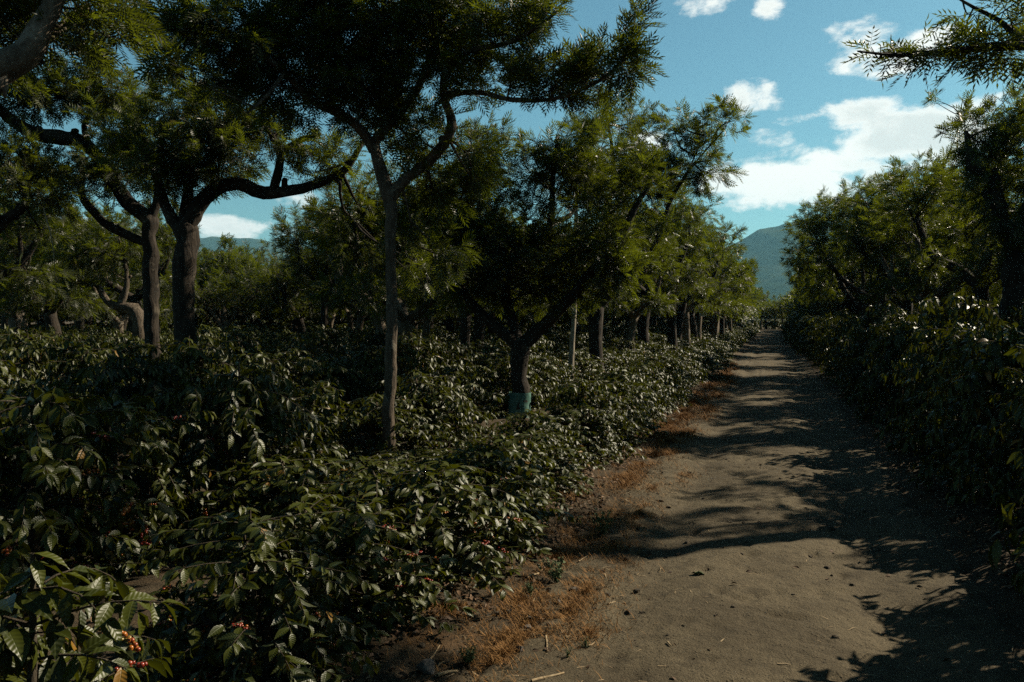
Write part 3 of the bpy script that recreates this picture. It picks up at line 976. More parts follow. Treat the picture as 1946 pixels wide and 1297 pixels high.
# --- variants for the plantation grid
def generic(seed, tpl, fl, per_m, lod, nsh):
    r = np.random.default_rng(seed)
    hf = r.uniform(1.5, 2.3)
    lean = r.normal(0, 0.12, 2)
    fork = np.array([lean[0], lean[1], hf])
    limbs = [([np.array([0, 0, -0.2]), np.array([lean[0] * .2, lean[1] * .2, hf * .5]), fork], [.23, .155, .165])]
    cl = []
    n = r.integers(3, 6)
    a0 = r.uniform(0, 2 * PI)
    for i in range(n):
        a = a0 + i * 2 * PI / n + r.normal(0, 0.3)
        dx = np.array([math.cos(a), math.sin(a), 0])
        s = r.uniform(0.75, 1.1)
        k1 = fork + dx * 0.55 * s + np.array([0, 0, 0.35 * s])
        k2 = fork + dx * 1.15 * s + np.array([0, 0, r.uniform(0.5, .9) * s])
        k3 = fork + dx * 1.5 * s + np.array([0, 0, r.uniform(1.1, 1.7) * s])
        limbs.append(([fork - np.array([0, 0, .05]), k1, k2, k3], [.11, .095, .08, .05]))
        j = k2 + np.array([-dx[1], dx[0], 0]) * r.uniform(-.7, .7) + np.array([0, 0, .7])
        limbs.append(([k2, (k2 + j) / 2, j], [.06, .05, .03]))
        cl.append((k3 + np.array([0, 0, r.uniform(.5, .9)]), np.array([.95, .95, .85]) * r.uniform(.8, 1.1), int(nsh * r.uniform(.8, 1.2))))
        cl.append((j + np.array([0, 0, .35]), np.array([.85, .85, .6]), int(nsh * .7)))
        cl.append((k2 + dx * .35 + np.array([0, 0, -.25]), np.array([.8, .8, .45]), int(nsh * .5)))
        cl.append((k1 + dx * .5 + np.array([0, 0, .15]), np.array([.8, .8, .4]), int(nsh * .4)))
    cl.append((fork + np.array([0, 0, 1.7]), np.array([1.0, 1.0, 1.0]), nsh))
    for q in range(3):
        a = r.uniform(0, 2 * PI)
        cl.append((fork + np.array([math.cos(a), math.sin(a), 0]) * r.uniform(.2, 1.2) + np.array([0, 0, r.uniform(3.0, 3.8)]), np.array([.3, .3, .7]), 4))
    tb, cr = build_tree(seed, limbs, cl, tpl, fl, per_m, lod, cap=1.6)
    return tb.mesh("trunk", [M_BARK if seed % 3 else M_BARKL]), cr.mesh("crown", [M_TREE, M_BARK], smooth=False)


TV1 = [generic(100 + i, FR1, 0.26, 19, 1, 23) for i in range(6)]
TV2 = [generic(200 + i, FR2, 0.36, 12, 2, 20) for i in range(5)]

ORD = ["first", "second", "third", "fourth", "fifth", "sixth", "seventh", "eighth", "ninth", "tenth", "eleventh", "twelfth", "thirteenth", "fourteenth"]


def in_view(x, y, m=1.6, top=5.5):
    q = proj((x, y, 1.5))
    if q is None:
        return False
    k = m / q[2] * FPX
    return -k < q[0] < 1946 + k


pr = random.Random(5)
n_tree = 0
far_pts = []
rows_l = [-4.4 - 4.0 * i for i in range(0, 34)]
rows_r = [4.5 + 4.0 * i for i in range(0, 12)]
cands = []
for side, rows in (("left", rows_l), ("right", rows_r)):
    for ri, rx in enumerate(rows):
        k = 0
        y = 2.2 + (ri % 2) * 2.1
        while y < 175:
            x = rx + pr.gauss(0, .3)
            yy = y + pr.gauss(0, .45)
            y += 4.1
            if side == "right" and ri == 0 and 8 < yy < 14:
                continue
            if any((x - h[0]) ** 2 + (yy - h[1]) ** 2 < 2.9 ** 2 for h in HERO):
                continue
            shade = side == "right" and ri < 3 and yy < 30
            vis = in_view(x, yy)
            if not (vis or shade):
                continue
            dst = math.hypot(x, yy)
            if side == "left" and dst < 12.5:
                continue
            if side == "left" and 0 and dst < 20:
                continue
            if not vis and yy < -4:
                continue
            cands.append((dst, side, ri, x, yy, vis))
# unseen trees added beside and behind the camera to block skylight
for x, yy in ((4.4, -2.4), (8.4, -1), (-4.8, -3.0), (-0.2, -6.5), (-8.7, -1.5), (8.6, 3.2), (-3.6, -6)):
    cands.append((math.hypot(x, yy), "right", 1, x, yy, False))
for x, yy in ((-1.2, 142), (1.4, 145), (3.2, 141), (-3.4, 144), (.2, 150), (2.2, 152), (-2.2, 153)):
    cands.append((60, "left", 40, x, yy, True))
cands.sort(key=lambda c_: c_[0])
cnt = {}
for dst, side, ri, x, yy, vis in cands:
    # keep the open gap at the left: sky window between the two left trees and the lit tree
    q = proj((x, yy, 4.0))
    if q and 375 < q[0] < 545 and q[2] < 46:
        continue
    if q and 540 < q[0] < 728 and q[2] < 29:
        continue
    if n_tree >= 255:
        far_pts.append((x, yy))
        continue
    n_tree += 1
    key = (side, ri)
    cnt[key] = cnt.get(key, 0) + 1
    k = cnt[key]
    if ri < 8 and k <= 14 and vis and ri != 40:
        rw = f"{ORD[ri]} tree row {side} of the path"
        if ri == 0:
            rw = f"tree row nearest the path's {side} edge"
        label = f"shade tree, {ORD[k - 1]} unpaired one along the {rw}".replace(" unpaired one", "")
        grp = f"shade trees {side} of the path"
    elif ri == 40:
        label, grp = "far tree closing the view where the path ends", "trees where the path ends"
    elif not vis:
        label, grp = f"leafy unseen shade tree outside the frame", "shade trees outside the frame"
    else:
        label, grp = f"small distant dark crowned shade tree deep in the {side} plantation", f"distant shade trees {side} of the path"
    var = TV1[pr.randrange(len(TV1))] if dst < 48 else TV2[pr.randrange(len(TV2))]
    t = thing("shade_tree", label, "tree", (x, yy, float(gh(x, yy)) - .02), grp, pr.uniform(0, 6.28), pr.uniform(.86, 1.12) * (1.08 if dst > 60 else 1) * (1.17 if side == "right" else 1.22 if ri == 0 and dst > 30 else 1.06))
    obj("trunk", var[0], t)
    obj("crown", var[1], t)


def inst_merge(name, me, pts, mats, zrot=True):
    """many copies of a mesh joined into one (for the countless far ones)"""
    nv = len(me.vertices)
    co = np.empty(nv * 3, np.float32)
    me.vertices.foreach_get("co", co)
    co = co.reshape(-1, 3).astype(float)
    li = np.empty(len(me.loops), np.int32)
    me.loops.foreach_get("vertex_index", li)
    mi = np.empty(len(me.polygons), np.int32)
    me.polygons.foreach_get("material_index", mi)
    ti = np.empty(nv, np.float32)
    me.attributes["tint"].data.foreach_get("value", ti)
    F = li.reshape(-1, 4)
    mb = MB()
    for (x, y, s) in pts:
        a = pr.uniform(0, 6.28)
        c, sn = math.cos(a), math.sin(a)
        v = co * s
        v = np.stack([v[:, 0] * c - v[:, 1] * sn + x, v[:, 0] * sn + v[:, 1] * c + y, v[:, 2]], -1)
        mb.add(v, F, 0, None, ti)
        mb.m[-1] = mi
    return obj(name, mb.mesh(name, mats, smooth=False))


FV = [generic(300 + i, frond_tpl(2, .5, .14), 0.6, 5, 2, 8) for i in range(1)]
for i in range(420):
    y = pr.uniform(150, 420)
    x = pr.uniform(-.95, .3) * y
    far_pts.insert(0, (x, y))
if True:
    tag(inst_merge("far_woodland", FV[0][1], [(x, y, pr.uniform(.95, 1.2) * (1 if y < 150 else 1.1)) for x, y in far_pts[:800]], [M_TREE, M_BARK]),
        "far mass of shade tree crowns at the back of the plantation", "woodland", kind="stuff")


# ------------------------------------------------------------------ coffee shrubs
def coffee(seed, H, R, ns, tpl, ll, lod, sparse=1.0):
    r = np.random.default_rng(seed)
    st, fo = MB(), MB()
    O, X, N, Sz, Ti, nodes = [], [], [], [], [], []
    for s in range(ns):
        a = r.uniform(0, 2 * PI)
        b = np.array([math.cos(a), math.sin(a), 0]) * r.uniform(.02, .14)
        out = np.array([math.cos(a), math.sin(a), 0]) * r.uniform(.05, .32) * R * (1 if s else .2)
        h = H * (r.uniform(.78, 1.0) if s else 1.0)
        top = b + out + np.array([0, 0, h])
        q, rr = smooth_line([b - np.array([0, 0, .08]), b + out * .3 + np.array([0, 0, h * .5]), top], [.024, .016, .006], .1, .4, r)
        tube(st, q, rr, 7 if lod == 0 else 4, 0, cap=False)
        nz = int(h / (.062 if lod < 2 else .09))
        ph = r.uniform(0, PI)
        for i in range(nz):
            t = (i + .8) / nz
            if t < .10:
                continue
            p0 = q[min(len(q) - 1, int(t * (len(q) - 1)))]
            ph += PI / 2 + r.normal(0, .25)
            for sg in (0, PI):
                aa = ph + sg + r.normal(0, .2)
                dr = np.array([math.cos(aa), math.sin(aa), 0])
                L = R * (1 - .5 * t ** 3) * r.uniform(.6, 1.1) * (0.75 + .25 * min(1, t * 4))
                if L < .1 or r.random() > .93 * sparse:
                    continue
                k = max(4, int(L / .07))
                ss = np.linspace(0, 1, k)
                up = r.uniform(.1, .5)
                dp = r.uniform(.2, .6)
                pp = p0 + dr[None] * (ss * L)[:, None] * (1 - .12 * ss[:, None]) + np.array([0, 0, 1]) * (L * (up * ss - dp * ss ** 2))[:, None]
                pp[:, 2] = np.maximum(pp[:, 2], .05)
                if lod < 2:
                    tube(st, pp, np.linspace(.006, .002, k), 3, 0, cap=False)
                lo = .45 if t < .7 else .15
                step = (.048, .052, .075)[lod]
                tt = np.arange(lo, 1.0, step / L)
                if len(tt) == 0:
                    continue
                tt = np.clip(tt + r.normal(0, .02, len(tt)), 0, 1)
                c = np.stack([np.interp(tt, ss, pp[:, j]) for j in range(3)], -1)
                tg = nrm(np.stack([np.interp(tt, ss, g_) for g_ in np.gradient(pp, axis=0).T], -1))
                sd = nrm(np.cross(tg, [0, 0, 1.0]))
                rot = r.normal(0, .75, (len(tt), 1))
                sd = nrm(sd * np.cos(rot) + np.cross(tg, sd) * np.sin(rot))
                for sgn in (-1, 1):
                    keep = r.random(len(tt)) < .9
                    m = keep.sum()
                    if not m:
                        continue
                    x = tg[keep] * r.uniform(.25, .75, (m, 1)) + sd[keep] * sgn * r.uniform(.6, 1, (m, 1)) + np.array([0, 0, 1]) * (r.beta(1.6, 1.6, (m, 1)) * 1.4 - 1.25)
                    O.append(c[keep])
                    X.append(x)
                    N.append(np.array([0, 0, 1]) + r.normal(0, .42, (m, 3)) + dr * .3)
                    Sz.append(ll * r.uniform(.7, 1.12, m) * (1 - .25 * tt[keep]))
                    ti = np.clip(r.beta(2, 2.2, m) * .8 + .16 * (t > .75) * r.random(m) + .1 * (tt[keep] > .85), 0, .84)
                    ti[r.random(m) < .018] = .97
                    Ti.append(ti)
                # hanging tip leaves
                m = 2
                O.append(np.repeat(pp[-1:], m, 0))
                X.append(tg[-1] + r.normal(0, .45, (m, 3)) + np.array([0, 0, -.45]))
                N.append(np.array([0, 0, 1]) + r.normal(0, .3, (m, 3)))
                Sz.append(ll * r.uniform(.5, .85, m))
                Ti.append(r.uniform(.5, .84, m))
                if t < .75 and L > .3:
                    for z in range(2):
                        u_ = r.uniform(.45, .95)
                        nodes.append([np.interp(u_, ss, pp[:, j]) for j in range(3)])
        # rosette at the very top
        m = 8
        an = np.arange(m) * 2.4
        O.append(np.repeat(top[None], m, 0) - np.array([0, 0, 1]) * r.uniform(0, .09, (m, 1)))
        X.append(np.stack([np.cos(an), np.sin(an), r.uniform(-.7, .25, m)], -1))
        N.append(np.array([0, 0, 1]) + r.normal(0, .2, (m, 3)))
        Sz.append(ll * r.uniform(.5, .95, m))
        Ti.append(r.uniform(.55, .85, m))
    scatter(fo, *tpl, np.concatenate(O), np.concatenate(X), np.concatenate(N), np.concatenate(Sz), 0, np.concatenate(Ti), r.uniform(.8, 1.15, sum(len(o) for o in O)))
    return st.mesh("stem", [M_STEM]), fo.mesh("foliage", [M_COF], smooth=(lod < 2)), nodes


CV0 = [coffee(400 + i, 1.12, .76, 5, CL0, .118, 0) for i in range(5)]
CV1 = [coffee(450 + i, 1.15, .80, 5, CL1, .122, 1) for i in range(5)]
CV2 = [coffee(500 + i, 1.15, .84, 4, CL2, .15, 2) for i in range(4)]


def sphere(r, nu=8, nv=5):
    V = [[0, 0, r]]
    for i in range(1, nv):
        for j in range(nu):
            a, b = PI * i / nv, 2 * PI * j / nu
            V.append([r * math.sin(a) * math.cos(b), r * math.sin(a) * math.sin(b), r * math.cos(a) * 1.15])
    V.append([0, 0, -r])
    F = []
    for j in range(0, nu, 2):
        F.append([0, 1 + j, 1 + (j + 1) % nu, 1 + (j + 2) % nu])
        b = 1 + (nv - 2) * nu
        F.append([len(V) - 1, b + (j + 2) % nu, b + (j + 1) % nu, b + j])
    for i in range(nv - 2):
        for j in range(nu):
            a = 1 + i * nu
            F.append([a + j, a + nu + j, a + nu + (j + 1) % nu, a + (j + 1) % nu])
    return np.array(V, float), np.array(F)


SV, SF = sphere(.0085)


def cherries(seed):
    r = np.random.default_rng(seed)
    mb = MB()
    bias = r.uniform(0.1, .9)
    for k in range(r.integers(2, 5)):
        c = np.array([k * .035, 0, 0])
        for i in range(r.integers(3, 7)):
            a = r.uniform(0, 2 * PI)
            o = c + np.array([r.normal(0, .006), math.cos(a) * .012, math.sin(a) * .012])
            mb.add(SV * r.uniform(.8, 1.1) + o, SF, 0, None, float(np.clip(r.normal(bias, .22), 0, 1)))
    return mb.mesh("cherry_cluster", [M_CHERRY])


CH_ = [cherries(600 + i) for i in range(7)]

fig = random.Random(9)
shrubs = []


def row_shrubs(side, ri, rx, hs, y0, y1, step, skip=()):
    y = y0
    while y < y1:
        if not any(a < y < b for a, b in skip):
            x = rx + fig.gauss(0, .12)
            yy = y + fig.gauss(0, .1)
            if in_view(x, yy, 1.0):
                shrubs.append([math.hypot(x, yy), side, ri, x, yy, hs * fig.uniform(.80, 1.14)])
        y += step


row_shrubs("left", 0, -2.45, .72, 4.25, 6.3, .98)
shrubs.append([4.2, "left", 0, -2.5, 3.4, .70])
for x_, y_, h_ in ((-3.65, 5.5, .62), (-3.6, 6.6, .45), (-5.3, 8.0, .9), (-3.5, 7.7, .4)):
    shrubs.append([math.hypot(x_, y_), "left", 1, x_, y_, h_])
row_shrubs("left", 0, -2.5, .60, 6.4, 10.5, .95)
row_shrubs("left", 0, -2.5, .82, 10.6, 120, .98)
row_shrubs("left", 1, -4.75, 1.16, 4.0, 6.6, 1.0)
row_shrubs("left", 1, -4.7, .86, 8.9, 110, 1.1, [(11.6, 14.2)])
row_shrubs("left", 2, -6.7, 1.24, 3.4, 100, 1.1)
for i in range(3, 26):
    row_shrubs("left", i, -6.7 - 2.1 * (i - 2), 1.25, 3.0 + .2 * (i % 3), 85, 1.25)
row_shrubs("right", 0, 2.35, 1.72, 4.3, 120, 1.25)
row_shrubs("right", 1, 4.4, 1.8, 7, 70, 1.4)
row_shrubs("right", 2, 6.5, 1.8, 12, 60, 1.5)
shrubs.append([2.6, "left", 0, -2.25, 1.75, 1.0])
# the bigger bushes that crowd the right edge near the camera
shrubs.append([4.4, "right", 0, 2.75, 3.4, 1.75])
shrubs.append([2.4, "right", 0, 3.0, 1.9, 1.8])
shrubs.append([2.4, "right", 1, 3.9, 0.4, 1.8])
# rank by how large each shows: distance, and the near rows hide the far ones
shrubs.sort(key=lambda s: s[0] * (1 + .03 * s[2]))
cnt = {}
far_shrubs = []
MAXS = 290
for i, (dst, side, ri, x, y, hs) in enumerate(shrubs):
    if i >= MAXS:
        far_shrubs.append((x, y, hs))
        continue
    key = (side, ri)
    cnt[key] = cnt.get(key, 0) + 1
    k = cnt[key]
    if dst < 9:
        var = CV0[i % len(CV0)]
    elif dst < 22:
        var = CV1[i % len(CV1)]
    else:
        var = CV2[i % len(CV2)]
    if ri < 6 and k <= 14:
        rw = f"{ORD[ri]} row" if ri else "row bordering the path"
        label = f"glossy coffee bush, {ORD[k - 1]} from the camera in the {rw} on the {side}"
        grp = f"coffee bushes {side} of the path"
    else:
        label, grp = f"distant coffee bush in the shaded rows on the {side}", f"distant coffee bushes {side} of the path"
    if i == 0:
        label = "large leaved coffee bush filling the bottom left corner"
    hz = hs * fig.uniform(.95, 1.05)
    wd = (1.2 if side == "left" else 1.2) * fig.uniform(.9, 1.1)
    if ri == 0 and side == "left":
        wd *= .9
    t = thing("coffee_shrub", label, "coffee bush", (x, y, float(gh(x, y)) - .01), grp, fig.uniform(0, 6.28), (wd, wd, hz))
    obj("stem", var[0], t)
    obj("foliage", var[1], t)
    if dst < 8 and side == "left" and var[2]:
        nn = 42 if dst < 6.5 else 18
        for q in range(nn):
            c = obj("cherry_cluster", CH_[fig.randrange(len(CH_))], t, fig.choice(var[2]))
            c.rotation_euler = (fig.uniform(-.5, .5), fig.uniform(-.5, .5), fig.uniform(0, 6.28))
FC2 = coffee(556, 1.3, 1.1, 2, CL2, .5, 2, .22)
tag(inst_merge("coffee_field", FC2[1], [(x_, y_, fig.uniform(.9, 1.2)) for x_, y_ in [(fig.uniform(-1.0, .34) * k_, k_) for k_ in [fig.uniform(105, 330) for _ in range(2600)]] if not (-1.9 < x_ < 1.8 and y_ < 135)], [M_COF]), "far dark carpet of coffee bushes at the back of the plantation", "coffee field", kind="stuff")
if far_shrubs:
    FC = coffee(555, 1.15, .86, 3, CL2, .26, 2, .6)
    tag(inst_merge("far_coffee_bushes", FC[1], far_shrubs[:1500], [M_COF]), "far rows of coffee bushes running on under the trees", "coffee rows", kind="stuff")

# ------------------------------------------------------------------ litter, grass, stones
lr = np.random.default_rng(77)


def on_ground(x, y, dz=0.0):
    return np.stack([x, y, gh(x, y) + dz], -1)


LT = leaf_tpl(4, .03, .5, .24)
mb = MB()
n = 15000
y = 2.0 + 28 * lr.random(n) ** 1.3
x = -1.6 - np.abs(lr.normal(0, .9, n))
k = fbm(x * 1.5, y * 1.5, 3) + .25 * (x < -2) > -.02
x, y = x[k], y[k]
n2 = 2600
x = np.concatenate([x, 1.55 + np.abs(lr.normal(0, .45, n2)), lr.uniform(-1.7, 1.6, 110)])
y = np.concatenate([y, lr.uniform(3, 16, n2), lr.uniform(3.4, 14, 110)])
n = len(x)
a = lr.uniform(0, 2 * PI, n)
scatter(mb, *LT, on_ground(x, y, .012), np.stack([np.cos(a), np.sin(a), lr.uniform(-.1, .5, n)], -1),
        np.stack([lr.normal(0, .6, n), lr.normal(0, .6, n), np.ones(n)], -1), lr.uniform(.025, .065, n), 0, lr.random(n) ** 1.3)
tag(obj("leaf_litter", mb.mesh("leaf_litter", [M_LITTER])), "brown fallen leaves lying under the bushes and along the verge", "leaf litter", kind="stuff")

# dry orange grass patches
blade = (np.array([[0, -.03, 0], [.5, -.022, .02], [.5, .022, .02], [0, .03, 0], [1, -.003, -.12], [1, .003, -.12]]), np.array([[0, 1, 2, 3], [1, 4, 5, 2]]), np.zeros((6, 2)))
mb = MB()
patches = [(1010, 1190, 60, 1500), (1080, 1160, 95, 3400), (960, 1240, 60, 1500), (1060, 1100, 60, 800), (1150, 985, 50, 1300), (1215, 975, 55, 1800), (1300, 905, 35, 1100), (1270, 840, 45, 1500),
           (1345, 797, 22, 900), (1310, 825, 30, 900), (1365, 755, 16, 500), (1380, 735, 16, 500), (1190, 1060, 50, 700), (880, 1275, 60, 900), (1350, 775, 20, 500), (1120, 1200, 70, 1200), (1390, 715, 12, 400), (1240, 930, 40, 700)]
for i in range(46):
    yv = 4.5 + 30 * (i / 46) ** 1.3 + lr.normal(0, .25)
    xv = -1.62 + lr.normal(0, .16)
    dv = float(np.array([xv, yv, 0]) @ Fh)
    uv_ = CX + FPX * float(np.array([xv, yv, 0]) @ Rv) / dv
    patches.append((uv_, HZ + FPX * CH / dv, FPX / dv * lr.uniform(.14, .42), int(lr.uniform(700, 2300))))
for (u, v, rp, cntb) in patches:
    dd_ = FPX * CH / (v - HZ)
    c = P(u, v, dd_)
    rad = rp / FPX * dd_
    n = cntb
    rr_ = np.abs(lr.normal(0, .55, n))
    a = lr.uniform(0, 2 * PI, n)
    x, y = c[0] + rr_ * rad * np.cos(a), c[1] + rr_ * rad * np.sin(a) * 3.2
    keep = fbm(x * 7, y * 7, 3) > -.09
    x, y = x[keep], y[keep]
    n = len(x)
    a = lr.uniform(0, 2 * PI, n)
    scatter(mb, *blade, on_ground(x, y, -.003), np.stack([np.cos(a), np.sin(a), lr.uniform(.15, 1.5, n)], -1), np.stack([-np.cos(a), -np.sin(a), np.full(n, 1.)], -1),
            lr.uniform(.025, .085, n) * (1 + .9 * float(sm(7, 16, dd_))), 0, lr.random(n))
tag(obj("dry_grass", mb.mesh("dry_grass", [M_GRASS], smooth=False)), "short dry orange grass along the left verge of the path", "dry grass", kind="stuff")

mb = MB()
n = 420
x = np.concatenate([lr.normal(-1.3, .35, n // 2), lr.uniform(-1.5, 1.4, n // 2)])
y = 3.2 + 11 * lr.random(n) ** 1.6
a = lr.uniform(0, 2 * PI, n)
scatter(mb, *blade, on_ground(x, y, .008), np.stack([np.cos(a), np.sin(a), np.full(n, .05)], -1), np.tile([[0, 0, 1.]], (n, 1)), lr.uniform(.02, .10, n), 0, lr.random(n), lr.uniform(.8, 2.2, n))
tag(obj("straw_bits", mb.mesh("straw_bits", [M_STRAW], smooth=False)), "scattered bits of pale straw on the track and verge", "straw", kind="stuff")

# clods and grit
mb = MB()
n = 9000
x = np.concatenate([lr.uniform(-1.7, 1.4, n // 2), lr.normal(-1.45, .35, n // 2)])
y = 2.6 + 13 * lr.random(n) ** 1.5
k = fbm(x * 2.2 + 40, y * 2.2, 3) > -.02
x, y = x[k], y[k]
cv, cf = sphere(1.0, 6, 4)
for i in range(len(x)):
    s = lr.uniform(.003, .009) * (lr.uniform(1.6, 3.6) if lr.random() < .07 else 1)
    v = cv * s * lr.uniform(.6, 1.3, (len(cv), 1)) * np.array([1, 1, .7])
    mb.add(v + on_ground(x[i], y[i], s * .3), cf)
tag(obj("soil_grit", mb.mesh("soil_grit", [M_CLOD], smooth=False)), "small crumbs of soil scattered over the dirt track", "soil crumbs", kind="stuff")


def stone(u, v, w, label, m):
    dd_ = FPX * CH / (v - HZ)
    c = P(u, v, dd_)
    s = w / FPX * dd_ / 2
    V, F = sphere(1.0, 16, 9)
    r = np.random.default_rng(int(u))
    for q in range(7):
        nn = nrm(r.normal(0, 1, 3))
        dpt = V @ nn
        V = V - np.outer(np.maximum(0, dpt - .62), nn)
    V = V * np.array([1, .85, .7]) * s
    mb = MB()
    mb.add(V, F)
    o = obj("stone", mb.mesh("stone", [m], smooth=False), None, (c[0], c[1], float(gh(c[0], c[1])) + s * .3))
    tag(o, label, "stone")


stone(1091, 1124, 20, "dark stone beside the green weed on the left verge", M_STONE)
stone(988, 1236, 20, "small dark stone in the orange grass near the bottom", M_STONE)
stone(812, 1283, 44, "pale grey stone at the bottom edge under the bushes", M_STONE2)
stone(1003, 1196, 22, "flat half buried grey stone among the dry grass", M_STONE2)
stone(1062, 1147, 14, "small dark stone between grass patch and verge soil", M_STONE)


def stick(pts, rad, label, name="dry_stalk", m=M_STRAW, lift=.012):
    q = []
    for (u, v) in pts:
        dd_ = FPX * CH / (v - HZ)
        c = P(u, v, dd_)
        q.append([c[0], c[1], float(gh(c[0], c[1])) + lift])
    q = np.array(q)
    c0 = q[0].copy()
    qq, rr = smooth_line(q - c0, np.linspace(rad, rad * .6, len(q)), .05, .6, np.random.default_rng(int(pts[0][0])))
    mb = MB()
    tube(mb, qq, rr, 6, 0, .2)
    tag(obj(name, mb.mesh(name, [m]), None, c0), label, "dry stalk")


stick([(812, 1268), (836, 1243)], .006, "pale straight stalk leaning beside the grey stone")
stick([(830, 1295), (850, 1285), (870, 1280)], .010, "broad pale husk lying at the bottom edge")
stick([(1010, 1296), (1045, 1284), (1072, 1275)], .008, "long dry stalk on the soil at the bottom centre")
stick([(1037, 1212), (1041, 1240)], .007, "short upright pale husk in the orange grass")
stick([(1002, 1107), (1025, 1098)], .008, "tan twig beside the green weed")
stick([(1156, 1145), (1170, 1132)], .006, "short straw right of the large grass patch")
stick([(1100, 1068), (1125, 1052)], .004, "thin straw behind the dark stone")
stick([(1295, 989), (1345, 985)], .003, "thin pale straw lying across the shaded track")
stick([(1118, 1222), (1130, 1213)], .006, "small straw scrap below the orange grass")
stick([(1075, 1212), (1082, 1210)], .008, "pale husk scrap in the orange grass")
stick([(1268, 1222), (1276, 1230)], .005, "short straw on bare track soil at bottom")


def weed(u, v, hgt, label, seed, nst=14):
    dd_ = FPX * CH / (v - HZ)
    c = P(u, v, dd_)
    r = np.random.default_rng(seed)
    st, fo = MB(), MB()
    for i in range(nst):
        a = r.uniform(0, 2 * PI)
        top = np.array([math.cos(a), math.sin(a), 0]) * hgt * r.uniform(.1, .5) + np.array([0, 0, hgt * r.uniform(.5, 1)])
        q, rr = smooth_line([np.zeros(3), top * .5 + r.normal(0, .01, 3), top], [.003, .002, .001], .03)
        tube(st, q, rr, 3, 0, cap=False)
        n = 12
        t = r.uniform(.2, 1, n)
        o = np.stack([np.interp(t * (len(q) - 1), np.arange(len(q)), q[:, j]) for j in range(3)], -1)
        scatter(fo, *CL2, o, r.normal(0, 1, (n, 3)) + np.array([0, 0, .5]), np.array([0, 0, 1]) + r.normal(0, .4, (n, 3)), hgt * r.uniform(.08, .2, n), 0, r.random(n))
    t = thing("weed", label, "weed", (c[0], c[1], float(gh(c[0], c[1]))))
    obj("stem", st.mesh("stem", [M_WEED]), t)
    obj("foliage", fo.mesh("foliage", [M_WEED], smooth=False), t)


weed(1057, 1105, .22, "pale green feathery weed at the verge behind the dark stone", 1, 20)
weed(1005, 1135, .10, "small green weed just below the coffee bush edge", 2)
weed(1112, 1224, .07, "tiny green weed in bare soil near the straw", 3, 8)
weed(1145, 1020, .25, "green weed standing in shade at the bush edge", 4, 16)
weed(1078, 1246, .07, "tiny green sprig below the orange grass patch", 5, 8)
weed(890, 1262, .12, "yellowish grassy tuft at the bottom of the verge", 6, 20)

# fallen green leaf sprig on the track
mb = MB()
c = P(1320, 1092, FPX * CH / (1092 - HZ))
n = 7
a = lr.uniform(-.6, .6, n) + .2
scatter(mb, *CL1, np.tile([[0, 0, .012]], (n, 1)) + lr.normal(0, .01, (n, 3)) * [1, 1, .2], np.stack([np.cos(a), np.sin(a), np.full(n, .12)], -1), np.tile([[0, 0, 1.]], (n, 1)) + lr.normal(0, .3, (n, 3)), lr.uniform(.05, .09, n), 0, lr.uniform(.5, 1, n))
tag(obj("fallen_leaf_sprig", mb.mesh("fallen_leaf_sprig", [M_WEED]), None, (c[0], c[1], float(gh(c[0], c[1])) + .005)), "pale green leaf sprig dropped on the sunny track", "leaf sprig")

# dangling dry vine at the left, board on a far trunk
q = [P(83, 395, 11), P(92, 430, 11), P(101, 470, 11), P(104, 515, 11)]
c0 = q[0]
qq, rr = smooth_line(np.array(q) - c0, [.010, .009, .008, .004], .08, .8, np.random.default_rng(4))
mb = MB()
tube(mb, qq, rr, 5)
tag(obj("hanging_vine", mb.mesh("hanging_vine", [M_STRAW]), None, c0), "thin tan vine dangling in front of the left trees", "vine")
c = P(1335, 597, 50)
bm = MB()
w, h, t_ = .22, .16, .02
V = np.array([[sx * w, sy * t_, sz * h] for sx in (-1, 1) for sy in (-1, 1) for sz in (-1, 1)], float)
bm.add(V, [[0, 1, 3, 2], [4, 6, 7, 5], [0, 4, 5, 1], [2, 3, 7, 6], [0, 2, 6, 4], [1, 5, 7, 3]])
for sx in (-1, 1):
    bm.add(V * [.06, 1.6, 1.1] + [sx * .12, 0, 0], [[0, 1, 3, 2], [4, 6, 7, 5], [0, 4, 5, 1], [2, 3, 7, 6], [0, 2, 6, 4], [1, 5, 7, 3]])
tag(obj("marker_board", bm.mesh("marker_board", [M_BOARD], smooth=False), None, c), "small pale board fixed to a far trunk beside the path", "board")

# ------------------------------------------------------------------ light
AZ, EL = math.radians(47), math.radians(36)
sd = Vector((math.sin(AZ) * math.cos(EL), math.cos(AZ) * math.cos(EL), math.sin(EL)))
sl = bpy.data.lights.new("sun", "SUN")
sl.energy = 5.0
sl.angle = math.radians(0.53)
sl.color = (1.0, 0.88, 0.68)
so = bpy.data.objects.new("sun", sl)
so.rotation_euler = sd.to_track_quat("Z", "Y").to_euler()
so.location = (20, 20, 40)
COL.objects.link(so)

W = bpy.data.worlds.new("World")
S.world = W
W.use_nodes = True
W.node_tree.nodes.clear()
t = NT(W.node_tree)
out = t.n("ShaderNodeOutputWorld")
bg = t.n("ShaderNodeBackground")
bg.inputs["Strength"].default_value = 0.05
sky = t.n("ShaderNodeTexSky")
sky.sky_type = "NISHITA"
sky.sun_disc = False
sky.sun_elevation = EL
sky.sun_rotation = AZ
sky.air_density, sky.dust_density, sky.ozone_density = 1.0, 0.6, 1.4
gen = t.n("ShaderNodeTexCoord").outputs["Generated"]
sep = t.n("ShaderNodeSeparateXYZ")
t.l(gen, sep.inputs[0])
# direction -> bearing and height angle
az = t.math("ARCTAN2", sep.outputs[0], sep.outputs[1])
el = t.math("ARCSINE", sep.outputs[2])
skyc = t.mix(1.0, sky.outputs[0], (0.64, 1.01, 0.94), "MULTIPLY")


